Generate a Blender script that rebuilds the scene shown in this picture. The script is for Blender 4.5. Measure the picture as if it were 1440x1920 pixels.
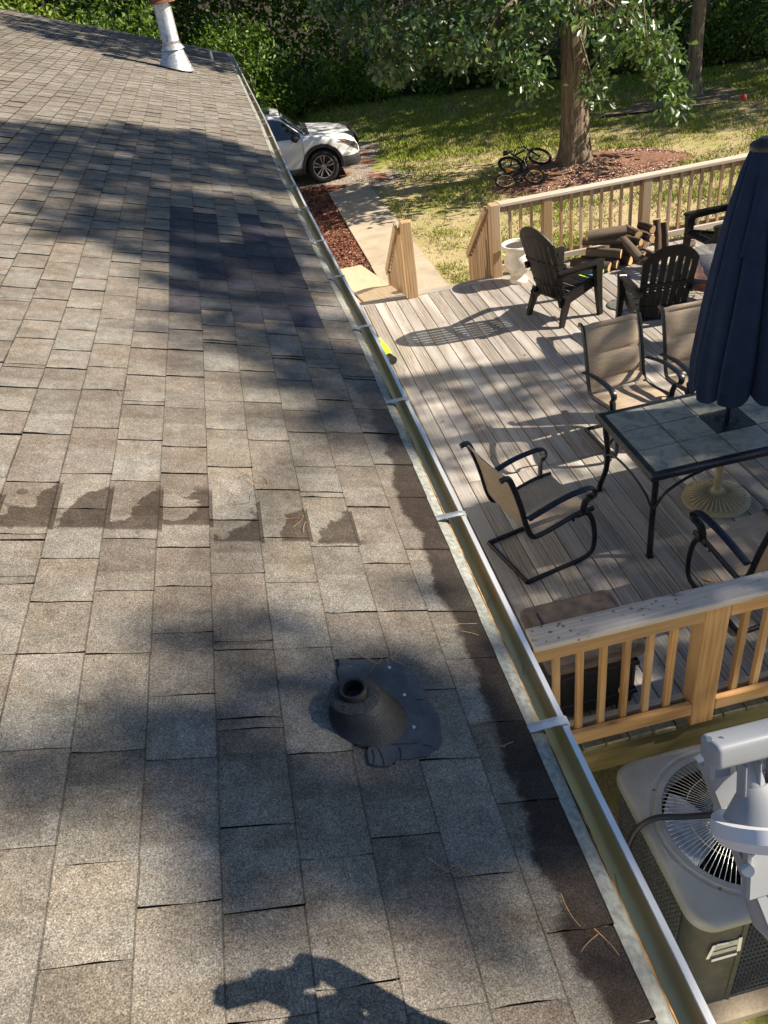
import bpy, bmesh, math, random
import numpy as np
from mathutils import Vector, Matrix, Euler

# ------------------------------------------------------------------ clear
for _o in list(bpy.data.objects):
    bpy.data.objects.remove(_o, do_unlink=True)
SC = bpy.context.scene
COL = SC.collection
rnd = random.Random(7)
nrng = np.random.default_rng(11)

# ------------------------------------------------------------------ camera, sky, sun, exposure
CAM = Vector((0.0, 0.0, 3.92))
cam_d = bpy.data.cameras.new('camera')
cam_d.sensor_fit = 'VERTICAL'
cam_d.sensor_height = 36.0
cam_d.lens = 36.0 * 1500.0 / 1920.0
cam_d.clip_start = 0.02
cam_d.clip_end = 3000.0
cam = bpy.data.objects.new('camera', cam_d)
COL.objects.link(cam)
_r = Vector((0.97212541, -0.19579421, -0.12898378))
_u = Vector((0.21887051, 0.5605615, 0.79866545))
_b = Vector((-0.08407073, -0.80463373, 0.58778965))
_m = Matrix(((_r.x, _u.x, _b.x, CAM.x), (_r.y, _u.y, _b.y, CAM.y), (_r.z, _u.z, _b.z, CAM.z), (0, 0, 0, 1)))
cam.matrix_world = _m
SC.camera = cam

SUNV = Vector((1.0, -0.18, 0.74)).normalized()          # direction towards the sun
SUN_EL = math.asin(SUNV.z)
SUN_AZ = math.atan2(SUNV.x, SUNV.y)                     # clockwise from +Y
world = bpy.data.worlds.new('World')
SC.world = world
world.use_nodes = True
_nt = world.node_tree
_bg = _nt.nodes.get('Background') or _nt.nodes.new('ShaderNodeBackground')
_out = _nt.nodes.get('World Output') or _nt.nodes.new('ShaderNodeOutputWorld')
_nt.links.new(_bg.outputs['Background'], _out.inputs['Surface'])
_sky = _nt.nodes.new('ShaderNodeTexSky')
_sky.sky_type = 'NISHITA'
_sky.sun_disc = False
_sky.sun_elevation = SUN_EL
_sky.sun_rotation = SUN_AZ
_sky.air_density = 1.0
_sky.dust_density = 0.2
_sky.ozone_density = 2.5
_nt.links.new(_sky.outputs['Color'], _bg.inputs['Color'])
_bg.inputs['Strength'].default_value = 0.056
sun_d = bpy.data.lights.new('sun', 'SUN')
sun_d.energy = 5.0
sun_d.angle = math.radians(0.55)
sun_d.color = (1.0, 0.89, 0.73)
sun = bpy.data.objects.new('sun', sun_d)
COL.objects.link(sun)
sun.location = (20, -4, 16)
sun.rotation_euler = (-SUNV).to_track_quat('-Z', 'Y').to_euler()
SC.view_settings.view_transform = 'Standard'
SC.view_settings.look = 'None'
SC.view_settings.gamma = 1.0
SC.view_settings.use_curve_mapping = False
SC.view_settings.exposure = 1.3
SC.cycles.max_bounces = 8
SC.cycles.transparent_max_bounces = 8
SC.cycles.use_denoising = True

# ------------------------------------------------------------------ node helpers
class NT:
    def __init__(s, name, rough=0.6, metal=0.0, spec=None):
        s.m = bpy.data.materials.new(name)
        s.m.use_nodes = True
        s.t = s.m.node_tree
        s.p = s.t.nodes['Principled BSDF']
        s.p.inputs['Roughness'].default_value = rough
        s.p.inputs['Metallic'].default_value = metal
        if spec is not None:
            s.p.inputs['Specular IOR Level'].default_value = spec
    def n(s, typ, **kw):
        nd = s.t.nodes.new(typ)
        for k, v in kw.items():
            setattr(nd, k, v)
        return nd
    def set(s, sock, v):
        if isinstance(v, bpy.types.NodeSocket):
            s.t.links.new(v, sock)
        elif isinstance(v, (int, float)):
            try:
                sock.default_value = v
            except TypeError:
                sock.default_value = (v, v, v, 1)
        else:
            v = tuple(v)
            if len(sock.default_value) == 4 and len(v) == 3:
                v = v + (1,)
            sock.default_value = v
    def pos(s):
        return s.n('ShaderNodeNewGeometry').outputs['Position']
    def obj(s, jitter=True):
        c = s.n('ShaderNodeTexCoord').outputs['Object']
        if not jitter:
            return c
        r = s.n('ShaderNodeObjectInfo').outputs['Random']
        k = s.math('MULTIPLY', r, 37.0)
        cb = s.n('ShaderNodeCombineXYZ')
        for i in range(3):
            s.set(cb.inputs[i], k)
        a = s.n('ShaderNodeVectorMath', operation='ADD')
        s.set(a.inputs[0], c); s.set(a.inputs[1], cb.outputs[0])
        return a.outputs[0]
    def rand(s):
        return s.n('ShaderNodeObjectInfo').outputs['Random']
    def attr(s, name='tint'):
        return s.n('ShaderNodeAttribute', attribute_name=name).outputs['Color']
    def mapping(s, v, scale=(1, 1, 1), loc=(0, 0, 0), rot=(0, 0, 0)):
        m = s.n('ShaderNodeMapping')
        s.set(m.inputs['Vector'], v)
        m.inputs['Scale'].default_value = scale
        m.inputs['Location'].default_value = loc
        m.inputs['Rotation'].default_value = rot
        return m.outputs[0]
    def noise(s, v, scale, detail=3.0, rough=0.55, dist=0.0, color=False):
        k = s.n('ShaderNodeTexNoise')
        s.set(k.inputs['Vector'], v)
        k.inputs['Scale'].default_value = scale
        k.inputs['Detail'].default_value = detail
        k.inputs['Roughness'].default_value = rough
        k.inputs['Distortion'].default_value = dist
        return k.outputs['Color' if color else 'Fac']
    def voronoi(s, v, scale, feature='F1', out='Distance'):
        k = s.n('ShaderNodeTexVoronoi', feature=feature)
        s.set(k.inputs['Vector'], v)
        k.inputs['Scale'].default_value = scale
        return k.outputs[out]
    def wave(s, v, scale, dist=2.0, detail=2.0, dscale=1.0, direction='X'):
        k = s.n('ShaderNodeTexWave', bands_direction=direction)
        s.set(k.inputs['Vector'], v)
        k.inputs['Scale'].default_value = scale
        k.inputs['Distortion'].default_value = dist
        k.inputs['Detail'].default_value = detail
        k.inputs['Detail Scale'].default_value = dscale
        return k.outputs['Fac']
    def ramp(s, f, stops, interp='LINEAR'):
        k = s.n('ShaderNodeValToRGB')
        k.color_ramp.interpolation = interp
        el = k.color_ramp.elements
        while len(el) < len(stops):
            el.new(0.5)
        for e, (p, c) in zip(el, stops):
            e.position = p
            if isinstance(c, (int, float)):
                c = (c, c, c)
            e.color = tuple(c) + (1,)
        s.set(k.inputs['Fac'], f)
        return k.outputs['Color']
    def mix(s, f, a, b, blend='MIX'):
        k = s.n('ShaderNodeMix', data_type='RGBA', blend_type=blend)
        s.set(k.inputs[0], f); s.set(k.inputs[6], a); s.set(k.inputs[7], b)
        return k.outputs[2]
    def math(s, op, a, b=0.0, clamp=False):
        k = s.n('ShaderNodeMath', operation=op, use_clamp=clamp)
        s.set(k.inputs[0], a); s.set(k.inputs[1], b)
        return k.outputs[0]
    def sep(s, v):
        k = s.n('ShaderNodeSeparateXYZ')
        s.set(k.inputs[0], v)
        return k.outputs
    def smooth(s, v, lo, hi):
        k = s.n('ShaderNodeMapRange', interpolation_type='SMOOTHSTEP')
        s.set(k.inputs['Value'], v)
        k.inputs['From Min'].default_value = lo
        k.inputs['From Max'].default_value = hi
        return k.outputs[0]
    def bump(s, h, strength=0.3, dist=0.01):
        k = s.n('ShaderNodeBump')
        k.inputs['Strength'].default_value = strength
        k.inputs['Distance'].default_value = dist
        s.set(k.inputs['Height'], h)
        s.t.links.new(k.outputs[0], s.p.inputs['Normal'])
    def col(s, c):
        s.set(s.p.inputs['Base Color'], c)
    def ro(s, r):
        s.set(s.p.inputs['Roughness'], r)

MAT = {}
def simple(name, c, rough=0.5, metal=0.0, var=0.12, scale=18.0, bump=0.0, spec=None, dirt=None):
    k = NT(name, rough, metal, spec)
    v = k.obj()
    f = k.noise(v, scale, 5, 0.6)
    lo = [x * (1 - var * 2) for x in c]
    hi = [min(1, x * (1 + var)) for x in c]
    cc = k.ramp(f, [(0.3, lo), (0.7, hi)])
    if dirt:
        g = k.noise(v, scale * 0.35, 6, 0.7)
        cc = k.mix(k.smooth(g, 0.52, 0.72), cc, dirt)
    k.col(cc)
    k.ro(k.ramp(k.noise(v, scale * 1.7, 4), [(0.3, max(0, rough - 0.1)), (0.7, min(1, rough + 0.12))]))
    if bump:
        k.bump(k.noise(v, scale * 6, 3), bump, 0.004)
    MAT[name] = k.m
    return k.m

def wood(name, dark, mid, light, grain=1.0, knots=True, rough=0.75, grey=None, greyamt=0.5, vary=0.25):
    k = NT(name, rough, 0, 0.3)
    v = k.obj()
    st = k.mapping(v, (52 * grain, 1.3, 52 * grain))
    f1 = k.noise(st, 2.2, 6, 0.62, 0.35)
    st2 = k.mapping(v, (5, 0.35, 5))
    w = k.wave(k.mapping(v, (1, 0.06, 1)), 11 * grain, 7.0, 3.0, 1.2)
    f = k.math('ADD', k.math('MULTIPLY', f1, 0.86), k.math('MULTIPLY', w, 0.14))
    c = k.ramp(f, [(0.22, dark), (0.5, mid), (0.75, light)])
    big = k.noise(st2, 1.4, 3, 0.5)
    if grey:
        c = k.mix(k.math('MULTIPLY', k.smooth(big, 0.35, 0.68), greyamt), c, grey)
    r = k.rand()
    tone = k.ramp(r, [(0.0, 1 - vary), (1.0, 1 + vary * 0.35)])
    c = k.mix(1.0, c, tone, 'MULTIPLY')
    if knots:
        vk = k.mapping(v, (3.4, 1.15, 3.4))
        d = k.voronoi(vk, 1.15)
        ring = k.wave(k.mapping(v, (3.4, 1.15, 3.4)), 3, 3)
        kn = k.smooth(d, 0.085, 0.02)
        c = k.mix(k.math('MULTIPLY', kn, 0.75), c, [x * 0.45 for x in dark])
        halo = k.smooth(d, 0.17, 0.07)
        c = k.mix(k.math('MULTIPLY', halo, 0.35), c, [x * 0.8 for x in mid])
    k.col(c)
    k.bump(f, 0.22, 0.0025)
    MAT[name] = k.m
    return k.m

def mat_shingle():
    k = NT('asphalt_shingle', 0.92, 0, 0.25)
    P = k.pos()
    t = k.attr()
    x, y, z = k.sep(P)
    # blend of granule colours within one tab
    bl = k.noise(k.mapping(P, (9, 5, 9)), 1.0, 2, 0.5)
    c = k.mix(k.math('MULTIPLY', k.smooth(bl, 0.40, 0.60), 0.55), t, k.mix(1.0, t, (1.16, 1.22, 1.28), 'MULTIPLY'))
    bl2 = k.noise(k.mapping(P, (4, 11, 4), (3, 1, 0)), 1.0, 3, 0.5)
    c = k.mix(k.math('MULTIPLY', k.smooth(bl2, 0.5, 0.66), 0.5), c, k.mix(1.0, t, (0.74, 0.68, 0.62), 'MULTIPLY'))
    # granules
    g1 = k.noise(P, 330, 2, 0.7)
    g2 = k.noise(P, 140, 3, 0.7)
    gran = k.ramp(g1, [(0.32, 0.36), (0.47, 0.88), (0.56, 1.12), (0.68, 1.75)])
    c = k.mix(1.0, c, gran, 'MULTIPLY')
    c = k.mix(0.7, c, k.ramp(g2, [(0.3, 0.62), (0.7, 1.38)]), 'MULTIPLY')
    g3 = k.noise(P, 22, 6, 0.7)
    c = k.mix(0.8, c, k.ramp(g3, [(0.3, 0.66), (0.7, 1.36)]), 'MULTIPLY')
    wear = k.noise(P, 1.3, 5, 0.6)
    c = k.mix(0.6, c, k.ramp(wear, [(0.3, 0.70), (0.7, 1.28)]), 'MULTIPLY')
    # damp run-off stain that follows the eave, with a ragged edge
    n = k.noise(P, 5.0, 4, 0.6)
    n2 = k.noise(P, 40.0, 3, 0.6)
    edge = k.math('ADD', x, k.math('MULTIPLY', k.math('SUBTRACT', n, 0.5), 0.13))
    edge = k.math('ADD', edge, k.math('MULTIPLY', k.math('SUBTRACT', n2, 0.5), 0.012))
    near = k.smooth(y, 3.3, 2.2)
    em = k.math('MULTIPLY', k.smooth(edge, 0.282, 0.306), k.math('ADD', k.math('MULTIPLY', near, 0.80), 0.12))
    c = k.mix(em, c, k.mix(1.0, c, (0.15, 0.115, 0.105), 'MULTIPLY'))
    # old tar-like streak across the courses near y = 2
    sa = k.math('FRACT', k.math('DIVIDE', k.math('ADD', x, 5.4502), 0.13568), 0)
    wn = k.n('ShaderNodeTexWhiteNoise', noise_dimensions='1D')
    k.set(wn.inputs['W'], k.math('FLOOR', k.math('DIVIDE', k.math('ADD', x, 5.4502), 0.13568)))
    wr = wn.outputs['Value']
    ys_ = k.math('SUBTRACT', y, k.math('MULTIPLY', k.math('SUBTRACT', wr, 0.5), 0.09))
    sh = k.math('ADD', 1.875, k.math('MULTIPLY', k.math('POWER', sa, 1.6), 0.06))
    nn = k.noise(k.mapping(P, (6, 6, 6), (2.2, 0.4, 0)), 1.0, 4, 0.6)
    wd = k.math('MULTIPLY', k.math('ADD', k.math('MULTIPLY', sa, 0.17), k.math('MULTIPLY', k.math('SUBTRACT', nn, 0.42), 0.55)), k.math('ADD', 0.45, k.math('MULTIPLY', wr, 1.1)))
    lo = k.smooth(ys_, 1.895, 1.908)
    hi = k.smooth(k.math('SUBTRACT', k.math('ADD', sh, wd), y), -0.004, 0.016)
    hi2 = k.smooth(y, 2.16, 2.10)
    xr = k.smooth(x, 0.16, 0.10)
    sm = k.math('MULTIPLY', k.math('MULTIPLY', lo, hi), k.math('MULTIPLY', xr, hi2))
    c = k.mix(k.math('MULTIPLY', sm, 0.92), c, k.mix(1.0, c, (0.30, 0.26, 0.23), 'MULTIPLY'))
    # scattered drips
    dv = k.voronoi(k.mapping(P, (1, 1, 1)), 9.0)
    dm = k.math('MULTIPLY', k.smooth(dv, 0.16, 0.13), k.math('MULTIPLY', k.smooth(y, 1.85, 1.9), k.smooth(y, 3.2, 2.0)))
    dm = k.math('MULTIPLY', dm, k.smooth(k.noise(P, 2.3, 2), 0.52, 0.55))
    c = k.mix(k.math('MULTIPLY', dm, 0.7), c, k.mix(1.0, c, (0.36, 0.30, 0.28), 'MULTIPLY'))
    k.col(c)
    k.bump(g1, 0.6, 0.0025)
    MAT['shingle'] = k.m

def mat_leaf(name, rough=0.42, spec=0.5, transl=0.35):
    k = NT(name, rough, 0, spec)
    t = k.attr()
    k.col(t)
    tr = k.n('ShaderNodeBsdfTranslucent')
    k.set(tr.inputs['Color'], k.mix(1.0, t, (1.5, 1.6, 0.7), 'MULTIPLY'))
    mx = k.n('ShaderNodeMixShader')
    mx.inputs[0].default_value = transl
    k.t.links.new(k.p.outputs[0], mx.inputs[1])
    k.t.links.new(tr.outputs[0], mx.inputs[2])
    k.t.links.new(mx.outputs[0], k.t.nodes['Material Output'].inputs['Surface'])
    MAT[name] = k.m

def mat_tint(name, rough=0.85, spec=0.25, nscale=60, amt=0.5):
    k = NT(name, rough, 0, spec)
    c = k.mix(amt, k.attr(), k.ramp(k.noise(k.pos(), nscale, 4), [(0.3, 0.5), (0.7, 1.5)]), 'MULTIPLY')
    k.col(c)
    MAT[name] = k.m

def mat_ground():
    k = NT('lawn_soil', 0.95, 0, 0.15)
    P = k.pos()
    x, y, z = k.sep(P)
    a = k.noise(P, 0.55, 5, 0.6)
    b = k.noise(P, 3.1, 5, 0.65)
    d = k.noise(P, 38, 4, 0.7)
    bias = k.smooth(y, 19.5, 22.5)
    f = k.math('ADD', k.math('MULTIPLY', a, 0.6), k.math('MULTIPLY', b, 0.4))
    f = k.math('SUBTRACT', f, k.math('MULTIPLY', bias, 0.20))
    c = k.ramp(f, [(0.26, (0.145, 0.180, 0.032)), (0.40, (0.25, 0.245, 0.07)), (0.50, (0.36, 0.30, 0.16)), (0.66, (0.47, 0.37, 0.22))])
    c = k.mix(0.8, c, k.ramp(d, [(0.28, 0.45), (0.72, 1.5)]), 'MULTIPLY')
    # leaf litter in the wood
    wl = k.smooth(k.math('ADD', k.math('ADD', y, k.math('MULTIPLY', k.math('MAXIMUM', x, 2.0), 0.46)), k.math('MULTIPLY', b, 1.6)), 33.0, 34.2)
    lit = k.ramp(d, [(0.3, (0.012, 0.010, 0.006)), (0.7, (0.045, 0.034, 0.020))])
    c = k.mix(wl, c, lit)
    k.col(c)
    k.bump(d, 0.6, 0.03)
    MAT['lawn'] = k.m

def mat_concrete(name, c0, c1):
    k = NT(name, 0.9, 0, 0.2)
    P = k.pos()
    c = k.ramp(k.noise(P, 2.2, 6, 0.6), [(0.3, c0), (0.7, c1)])
    c = k.mix(0.5, c, k.ramp(k.noise(P, 70, 4), [(0.3, 0.7), (0.7, 1.3)]), 'MULTIPLY')
    st = k.noise(P, 1.1, 5, 0.7)
    c = k.mix(k.math('MULTIPLY', k.smooth(st, 0.52, 0.7), 0.4), c, [x * 0.5 for x in c0])
    k.col(c)
    k.bump(k.noise(P, 90, 3), 0.3, 0.004)
    MAT[name] = k.m

def mat_mulch():
    k = NT('mulch', 0.95, 0, 0.15)
    P = k.pos()
    f = k.noise(k.mapping(P, (1, 1.7, 1)), 26, 5, 0.75)
    c = k.ramp(f, [(0.28, (0.028, 0.012, 0.008)), (0.48, (0.125, 0.050, 0.032)), (0.6, (0.20, 0.090, 0.058)), (0.75, (0.30, 0.17, 0.115))])
    c = k.mix(0.5, c, k.ramp(k.noise(P, 1.5, 4), [(0.3, 0.6), (0.7, 1.3)]), 'MULTIPLY')
    k.col(c)
    k.bump(f, 0.8, 0.03)
    MAT['mulch'] = k.m

def mat_gravel():
    k = NT('gravel', 0.95, 0, 0.2)
    P = k.pos()
    v = k.voronoi(P, 34, out='Color')
    f = k.sep(v)[0]
    c = k.ramp(f, [(0.0, (0.12, 0.095, 0.075)), (0.5, (0.25, 0.21, 0.17)), (1.0, (0.42, 0.36, 0.30))])
    mm = k.noise(P, 1.1, 4)
    c = k.mix(k.smooth(mm, 0.52, 0.62), c, (0.20, 0.085, 0.055))
    k.col(c)
    k.bump(k.voronoi(P, 34), 0.7, 0.02)
    MAT['gravel'] = k.m

def mat_gutter():
    k = NT('mill_aluminium', 0.36, 0.55)
    P = k.pos()
    f = k.noise(k.mapping(P, (30, 2.0, 30)), 1.0, 5, 0.6)
    c = k.ramp(f, [(0.3, (0.66, 0.65, 0.62)), (0.7, (0.86, 0.86, 0.85))])
    x, y, z = k.sep(P)
    inside = k.smooth(z, 2.352, 2.330)
    st = k.noise(k.mapping(P, (14, 1.6, 14)), 1.0, 5, 0.65)
    c = k.mix(k.math('MULTIPLY', inside, k.ramp(st, [(0.3, 0.72), (0.65, 1.0)])), c, (0.95, 0.66, 0.22))  # gold trough: brown stain, plus the sunlit roof's reflection put into the colour
    k.col(c)
    k.ro(k.ramp(f, [(0.3, 0.28), (0.7, 0.48)]))
    k.bump(k.noise(k.mapping(P, (10, 3, 10)), 1.0, 3), 0.25, 0.01)
    MAT['gutter'] = k.m

def mat_bark():
    k = NT('bark', 0.95, 0, 0.15)
    v = k.obj(False)
    f = k.noise(k.mapping(v, (15, 15, 1.6)), 1.6, 7, 0.72, 0.5)
    c = k.ramp(f, [(0.3, (0.05, 0.036, 0.026)), (0.5, (0.19, 0.145, 0.105)), (0.7, (0.40, 0.32, 0.24))])
    k.col(c)
    k.bump(f, 1.0, 0.06)
    MAT['bark'] = k.m

def mat_tile():
    k = NT('slate_tile', 0.35, 0, 0.5)
    v = k.obj()
    f = k.noise(v, 7, 7, 0.68, 1.2)
    c = k.ramp(f, [(0.3, (0.075, 0.085, 0.085)), (0.48, (0.20, 0.205, 0.18)), (0.62, (0.27, 0.27, 0.235)), (0.78, (0.14, 0.15, 0.145))])
    vein = k.noise(k.mapping(v, (1, 2.2, 1), (0, 0, 0), (0, 0, 0.6)), 11, 6, 0.7, 2.0)
    c = k.mix(k.math('MULTIPLY', k.smooth(vein, 0.56, 0.66), 0.45), c, (0.055, 0.06, 0.055))
    k.col(c)
    k.bump(f, 0.25, 0.004)
    MAT['tile'] = k.m

def mat_fabric(name, c0, c1, scale=420, rough=0.9, streak=(1, 30, 1)):
    k = NT(name, rough, 0, 0.2)
    v = k.obj(False)
    w = k.noise(k.mapping(v, streak), 9, 4, 0.7)
    f = k.noise(v, scale, 2, 0.6)
    c = k.ramp(w, [(0.3, c0), (0.7, c1)])
    c = k.mix(0.6, c, k.ramp(f, [(0.3, 0.6), (0.7, 1.35)]), 'MULTIPLY')
    k.col(c)
    k.bump(f, 0.4, 0.001)
    MAT[name] = k.m

def mat_carpaint():
    k = NT('white_car_paint', 0.22, 0, 0.5)
    k.col(k.ramp(k.noise(k.obj(False), 3, 3), [(0.3, (0.70, 0.70, 0.69)), (0.7, (0.78, 0.78, 0.77))]))
    k.p.inputs['Coat Weight'].default_value = 0.6
    k.p.inputs['Coat Roughness'].default_value = 0.05
    MAT['carpaint'] = k.m

mat_mulch(); MAT['pale_mulch'] = MAT['mulch']
_rm = [n for n in MAT['pale_mulch'].node_tree.nodes if n.type == 'VALTORGB'][0].color_ramp.elements
for _e, _c in zip(_rm, [(.06, .03, .02), (.20, .10, .068), (.31, .175, .12), (.42, .28, .20)]): _e.color = _c + (1,)
mat_shingle(); mat_ground(); mat_mulch(); mat_gravel(); mat_gutter(); mat_bark(); mat_tile(); mat_carpaint()
mat_leaf('oak_leaf', 0.40, 0.6, 0.25)
mat_leaf('wood_leaf', 0.55, 0.35, 0.35)
mat_tint('grass_blade', 0.8, 0.2, 30, 0.3)
mat_tint('chip', 0.9, 0.2, 60, 0.5)
mat_concrete('path_concrete', (0.30, 0.245, 0.18), (0.46, 0.39, 0.30))
wood('deck_wood', (0.115, 0.096, 0.080), (0.262, 0.226, 0.192), (0.42, 0.378, 0.335), 1.0, True, 0.72, (0.50, 0.48, 0.455), 0.6, 0.26)
wood('rail_wood', (0.22, 0.125, 0.058), (0.40, 0.255, 0.128), (0.52, 0.365, 0.21), 0.9, True, 0.7, (0.46, 0.38, 0.29), 0.55, 0.26)
wood('new_rail_wood', (0.22, 0.105, 0.034), (0.42, 0.230, 0.085), (0.54, 0.335, 0.145), 0.9, True, 0.7, (0.46, 0.33, 0.20), 0.5, 0.26)
wood('cap_wood', (0.24, 0.19, 0.14), (0.42, 0.35, 0.27), (0.56, 0.49, 0.40), 1.0, True, 0.72, (0.52, 0.47, 0.42), 0.5, 0.12)
wood('spotted_cap', (0.20, 0.175, 0.15), (0.34, 0.31, 0.28), (0.47, 0.44, 0.41), 1.0, True, 0.72, (0.45, 0.43, 0.41), 0.5, 0.1)
def add_spots(m):
    k = NT.__new__(NT); k.m = m; k.t = m.node_tree; k.p = k.t.nodes['Principled BSDF']
    src = k.p.inputs['Base Color'].links[0].from_socket
    v = k.obj(False)
    d = k.voronoi(v, 24)
    big = k.noise(v, 2.2, 3)
    sp = k.math('MULTIPLY', k.smooth(d, .26, .20), k.smooth(big, .46, .56))
    st = k.smooth(k.noise(k.mapping(v, (9, 3, 9)), 2.0, 4), .60, .68)
    c = k.mix(k.math('MULTIPLY', sp, .75), src, (.075, .062, .050))
    k.col(k.mix(k.math('MULTIPLY', st, .5), c, (.10, .08, .062)))
add_spots(MAT['spotted_cap'])
wood('joist_wood', (0.13, 0.105, 0.045), (0.24, 0.19, 0.085), (0.34, 0.27, 0.14), 1.0, False, 0.85, (0.20, 0.20, 0.07), 0.6, 0.2)
def add_algae(m):
    k = NT.__new__(NT); k.m = m; k.t = m.node_tree; k.p = k.t.nodes['Principled BSDF']
    src = k.p.inputs['Base Color'].links[0].from_socket
    P = k.pos()
    x, y, z = k.sep(P)
    n = k.noise(P, 7, 5, .65)
    e = k.smooth(k.math('ADD', y, k.math('MULTIPLY', n, .22)), 2.93, 2.80)
    c = k.mix(k.math('MULTIPLY', e, .8), src, k.ramp(k.noise(P, 30, 4), [(.3, (.055, .048, .018)), (.7, (.19, .165, .060))]))
    w = k.noise(k.mapping(P, (3, .8, 3)), 2.0, 5, .7)
    k.col(k.mix(k.math('MULTIPLY', k.smooth(w, .58, .72), .5), c, (.10, .085, .070)))
add_algae(MAT['deck_wood'])
wood('ramp_wood', (0.40, 0.29, 0.18), (0.50, 0.39, 0.26), (0.58, 0.47, 0.34), 0.5, False, 0.8, (0.52, 0.44, 0.34), 0.4, 0.1)
wood('log_bark', (0.014, 0.010, 0.007), (0.060, 0.040, 0.028), (0.135, 0.095, 0.068), 0.35, False, 0.95, (0.26, 0.20, 0.15), 0.5, 0.3)
wood('log_end', (0.33, 0.19, 0.09), (0.50, 0.32, 0.16), (0.60, 0.42, 0.24), 1.0, False, 0.85, None, 0.5, 0.3)
simple('brown_resin', (0.009, 0.0072, 0.0065), 0.5, 0, 0.2, 14, 0.15, 0.3)
simple('black_metal', (0.010, 0.012, 0.020), 0.33, 0.3, 0.2, 30, 0.1)
simple('black_plastic', (0.013, 0.013, 0.014), 0.45, 0, 0.2, 20, 0.1)
simple('brown_lid', (0.17, 0.125, 0.092), 0.7, 0, 0.25, 9, 0.3, None, (0.075, 0.055, 0.042))
simple('galvanised', (0.52, 0.53, 0.54), 0.45, 0.8, 0.18, 22, 0.1)
simple('rusty_metal', (0.22, 0.095, 0.05), 0.8, 0.2, 0.4, 26, 0.3, None, (0.10, 0.045, 0.025))
simple('apron_metal', (0.24, 0.25, 0.225), 0.65, 0.1, 0.25, 60, 0.1, None, (0.20, 0.19, 0.16))
simple('sediment', (0.30, 0.16, 0.05), 0.9, 0, 0.4, 30, 0.3)
simple('rubber_boot', (0.014, 0.014, 0.015), 0.5, 0, 0.3, 30, 0.35)
simple('collar_grit', (0.040, 0.042, 0.045), 0.8, 0, 0.6, 220, 0.6)
simple('tar_patch', (0.060, 0.063, 0.071), 0.6, 0, 0.25, 16, 0.5)
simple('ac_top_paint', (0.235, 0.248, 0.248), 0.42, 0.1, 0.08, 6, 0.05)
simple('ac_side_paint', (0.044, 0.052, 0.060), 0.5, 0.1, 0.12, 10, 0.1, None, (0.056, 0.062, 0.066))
simple('wire_steel', (0.62, 0.62, 0.58), 0.3, 0.9, 0.1, 20)
simple('grey_plastic', (0.27, 0.285, 0.31), 0.45, 0, 0.05, 8, 0.0)
simple('white_plastic', (0.58, 0.58, 0.63), 0.4, 0, 0.04, 8, 0.0)
simple('label_white', (0.80, 0.80, 0.78), 0.6, 0, 0.06, 20)
simple('label_foil', (0.52, 0.54, 0.55), 0.45, 0.3, 0.15, 60, 0.2)
simple('ink', (0.02, 0.03, 0.06), 0.6, 0, 0.1, 20)
simple('urn_stone', (0.74, 0.66, 0.56), 0.85, 0, 0.12, 12, 0.3, None, (0.50, 0.40, 0.31))
simple('dark_soil', (0.06, 0.05, 0.042), 0.95, 0, 0.4, 40, 0.8)
simple('litter_soil', (0.21, 0.155, 0.105), 0.95, 0, 0.4, 6, 0.8)
simple('beige_resin', (0.36, 0.31, 0.20), 0.6, 0, 0.1, 16, 0.2)
simple('lime_plastic', (0.42, 0.72, 0.03), 0.4, 0, 0.06, 12)
simple('blue_plastic', (0.12, 0.42, 0.62), 0.35, 0, 0.06, 12)
simple('tyre_rubber', (0.018, 0.018, 0.018), 0.85, 0, 0.2, 20, 0.2)
simple('alloy', (0.52, 0.52, 0.52), 0.3, 0.85, 0.08, 20)
simple('dark_trim', (0.022, 0.022, 0.023), 0.6, 0, 0.2, 20)
simple('copper_bowl', (0.24, 0.10, 0.06), 0.6, 0.5, 0.35, 14, 0.3)
simple('orange_paint', (0.72, 0.20, 0.02), 0.4, 0, 0.1, 20)
simple('yellow_rim', (0.70, 0.42, 0.10), 0.45, 0, 0.1, 20)
simple('red_rubber', (0.55, 0.06, 0.05), 0.5, 0, 0.1, 20)
simple('yellow_plastic', (0.70, 0.55, 0.05), 0.4, 0, 0.1, 20)
simple('siding', (0.55, 0.53, 0.48), 0.6, 0, 0.06, 4)
simple('dry_needle', (0.42, 0.24, 0.10), 0.8, 0, 0.3, 20)
simple('roof_felt', (0.025, 0.025, 0.026), 0.95, 0, 0.2, 20)
mat_fabric('sling_tan', (0.27, 0.205, 0.145), (0.43, 0.345, 0.255), 300, 0.9, (1, 14, 14))
mat_fabric('navy_canvas', (0.008, 0.017, 0.042), (0.013, 0.026, 0.060), 260, 0.95, (1, 1, 1))
def mat_glass(name, c, rough=0.05):
    k = NT(name, rough, 0, 0.6)
    k.col(k.ramp(k.noise(k.obj(False), 2.5, 3), [(0.3, c), (0.7, [x * 1.4 for x in c])]))
    k.p.inputs['Coat Weight'].default_value = 1.0
    MAT[name] = k.m
mat_glass('car_glass', (0.012, 0.016, 0.02))
mat_glass('lamp_glass', (0.06, 0.06, 0.06))
def mat_mesh_dome():
    k = NT('spark_screen', 0.5, 0.6)
    k.col(k.ramp(k.noise(k.obj(False), 200, 2), [(0.3, 0.25), (0.7, 0.6)]))
    k.p.inputs['Alpha'].default_value = 0.45
    MAT['mesh_dome'] = k.m
mat_mesh_dome()

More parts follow.
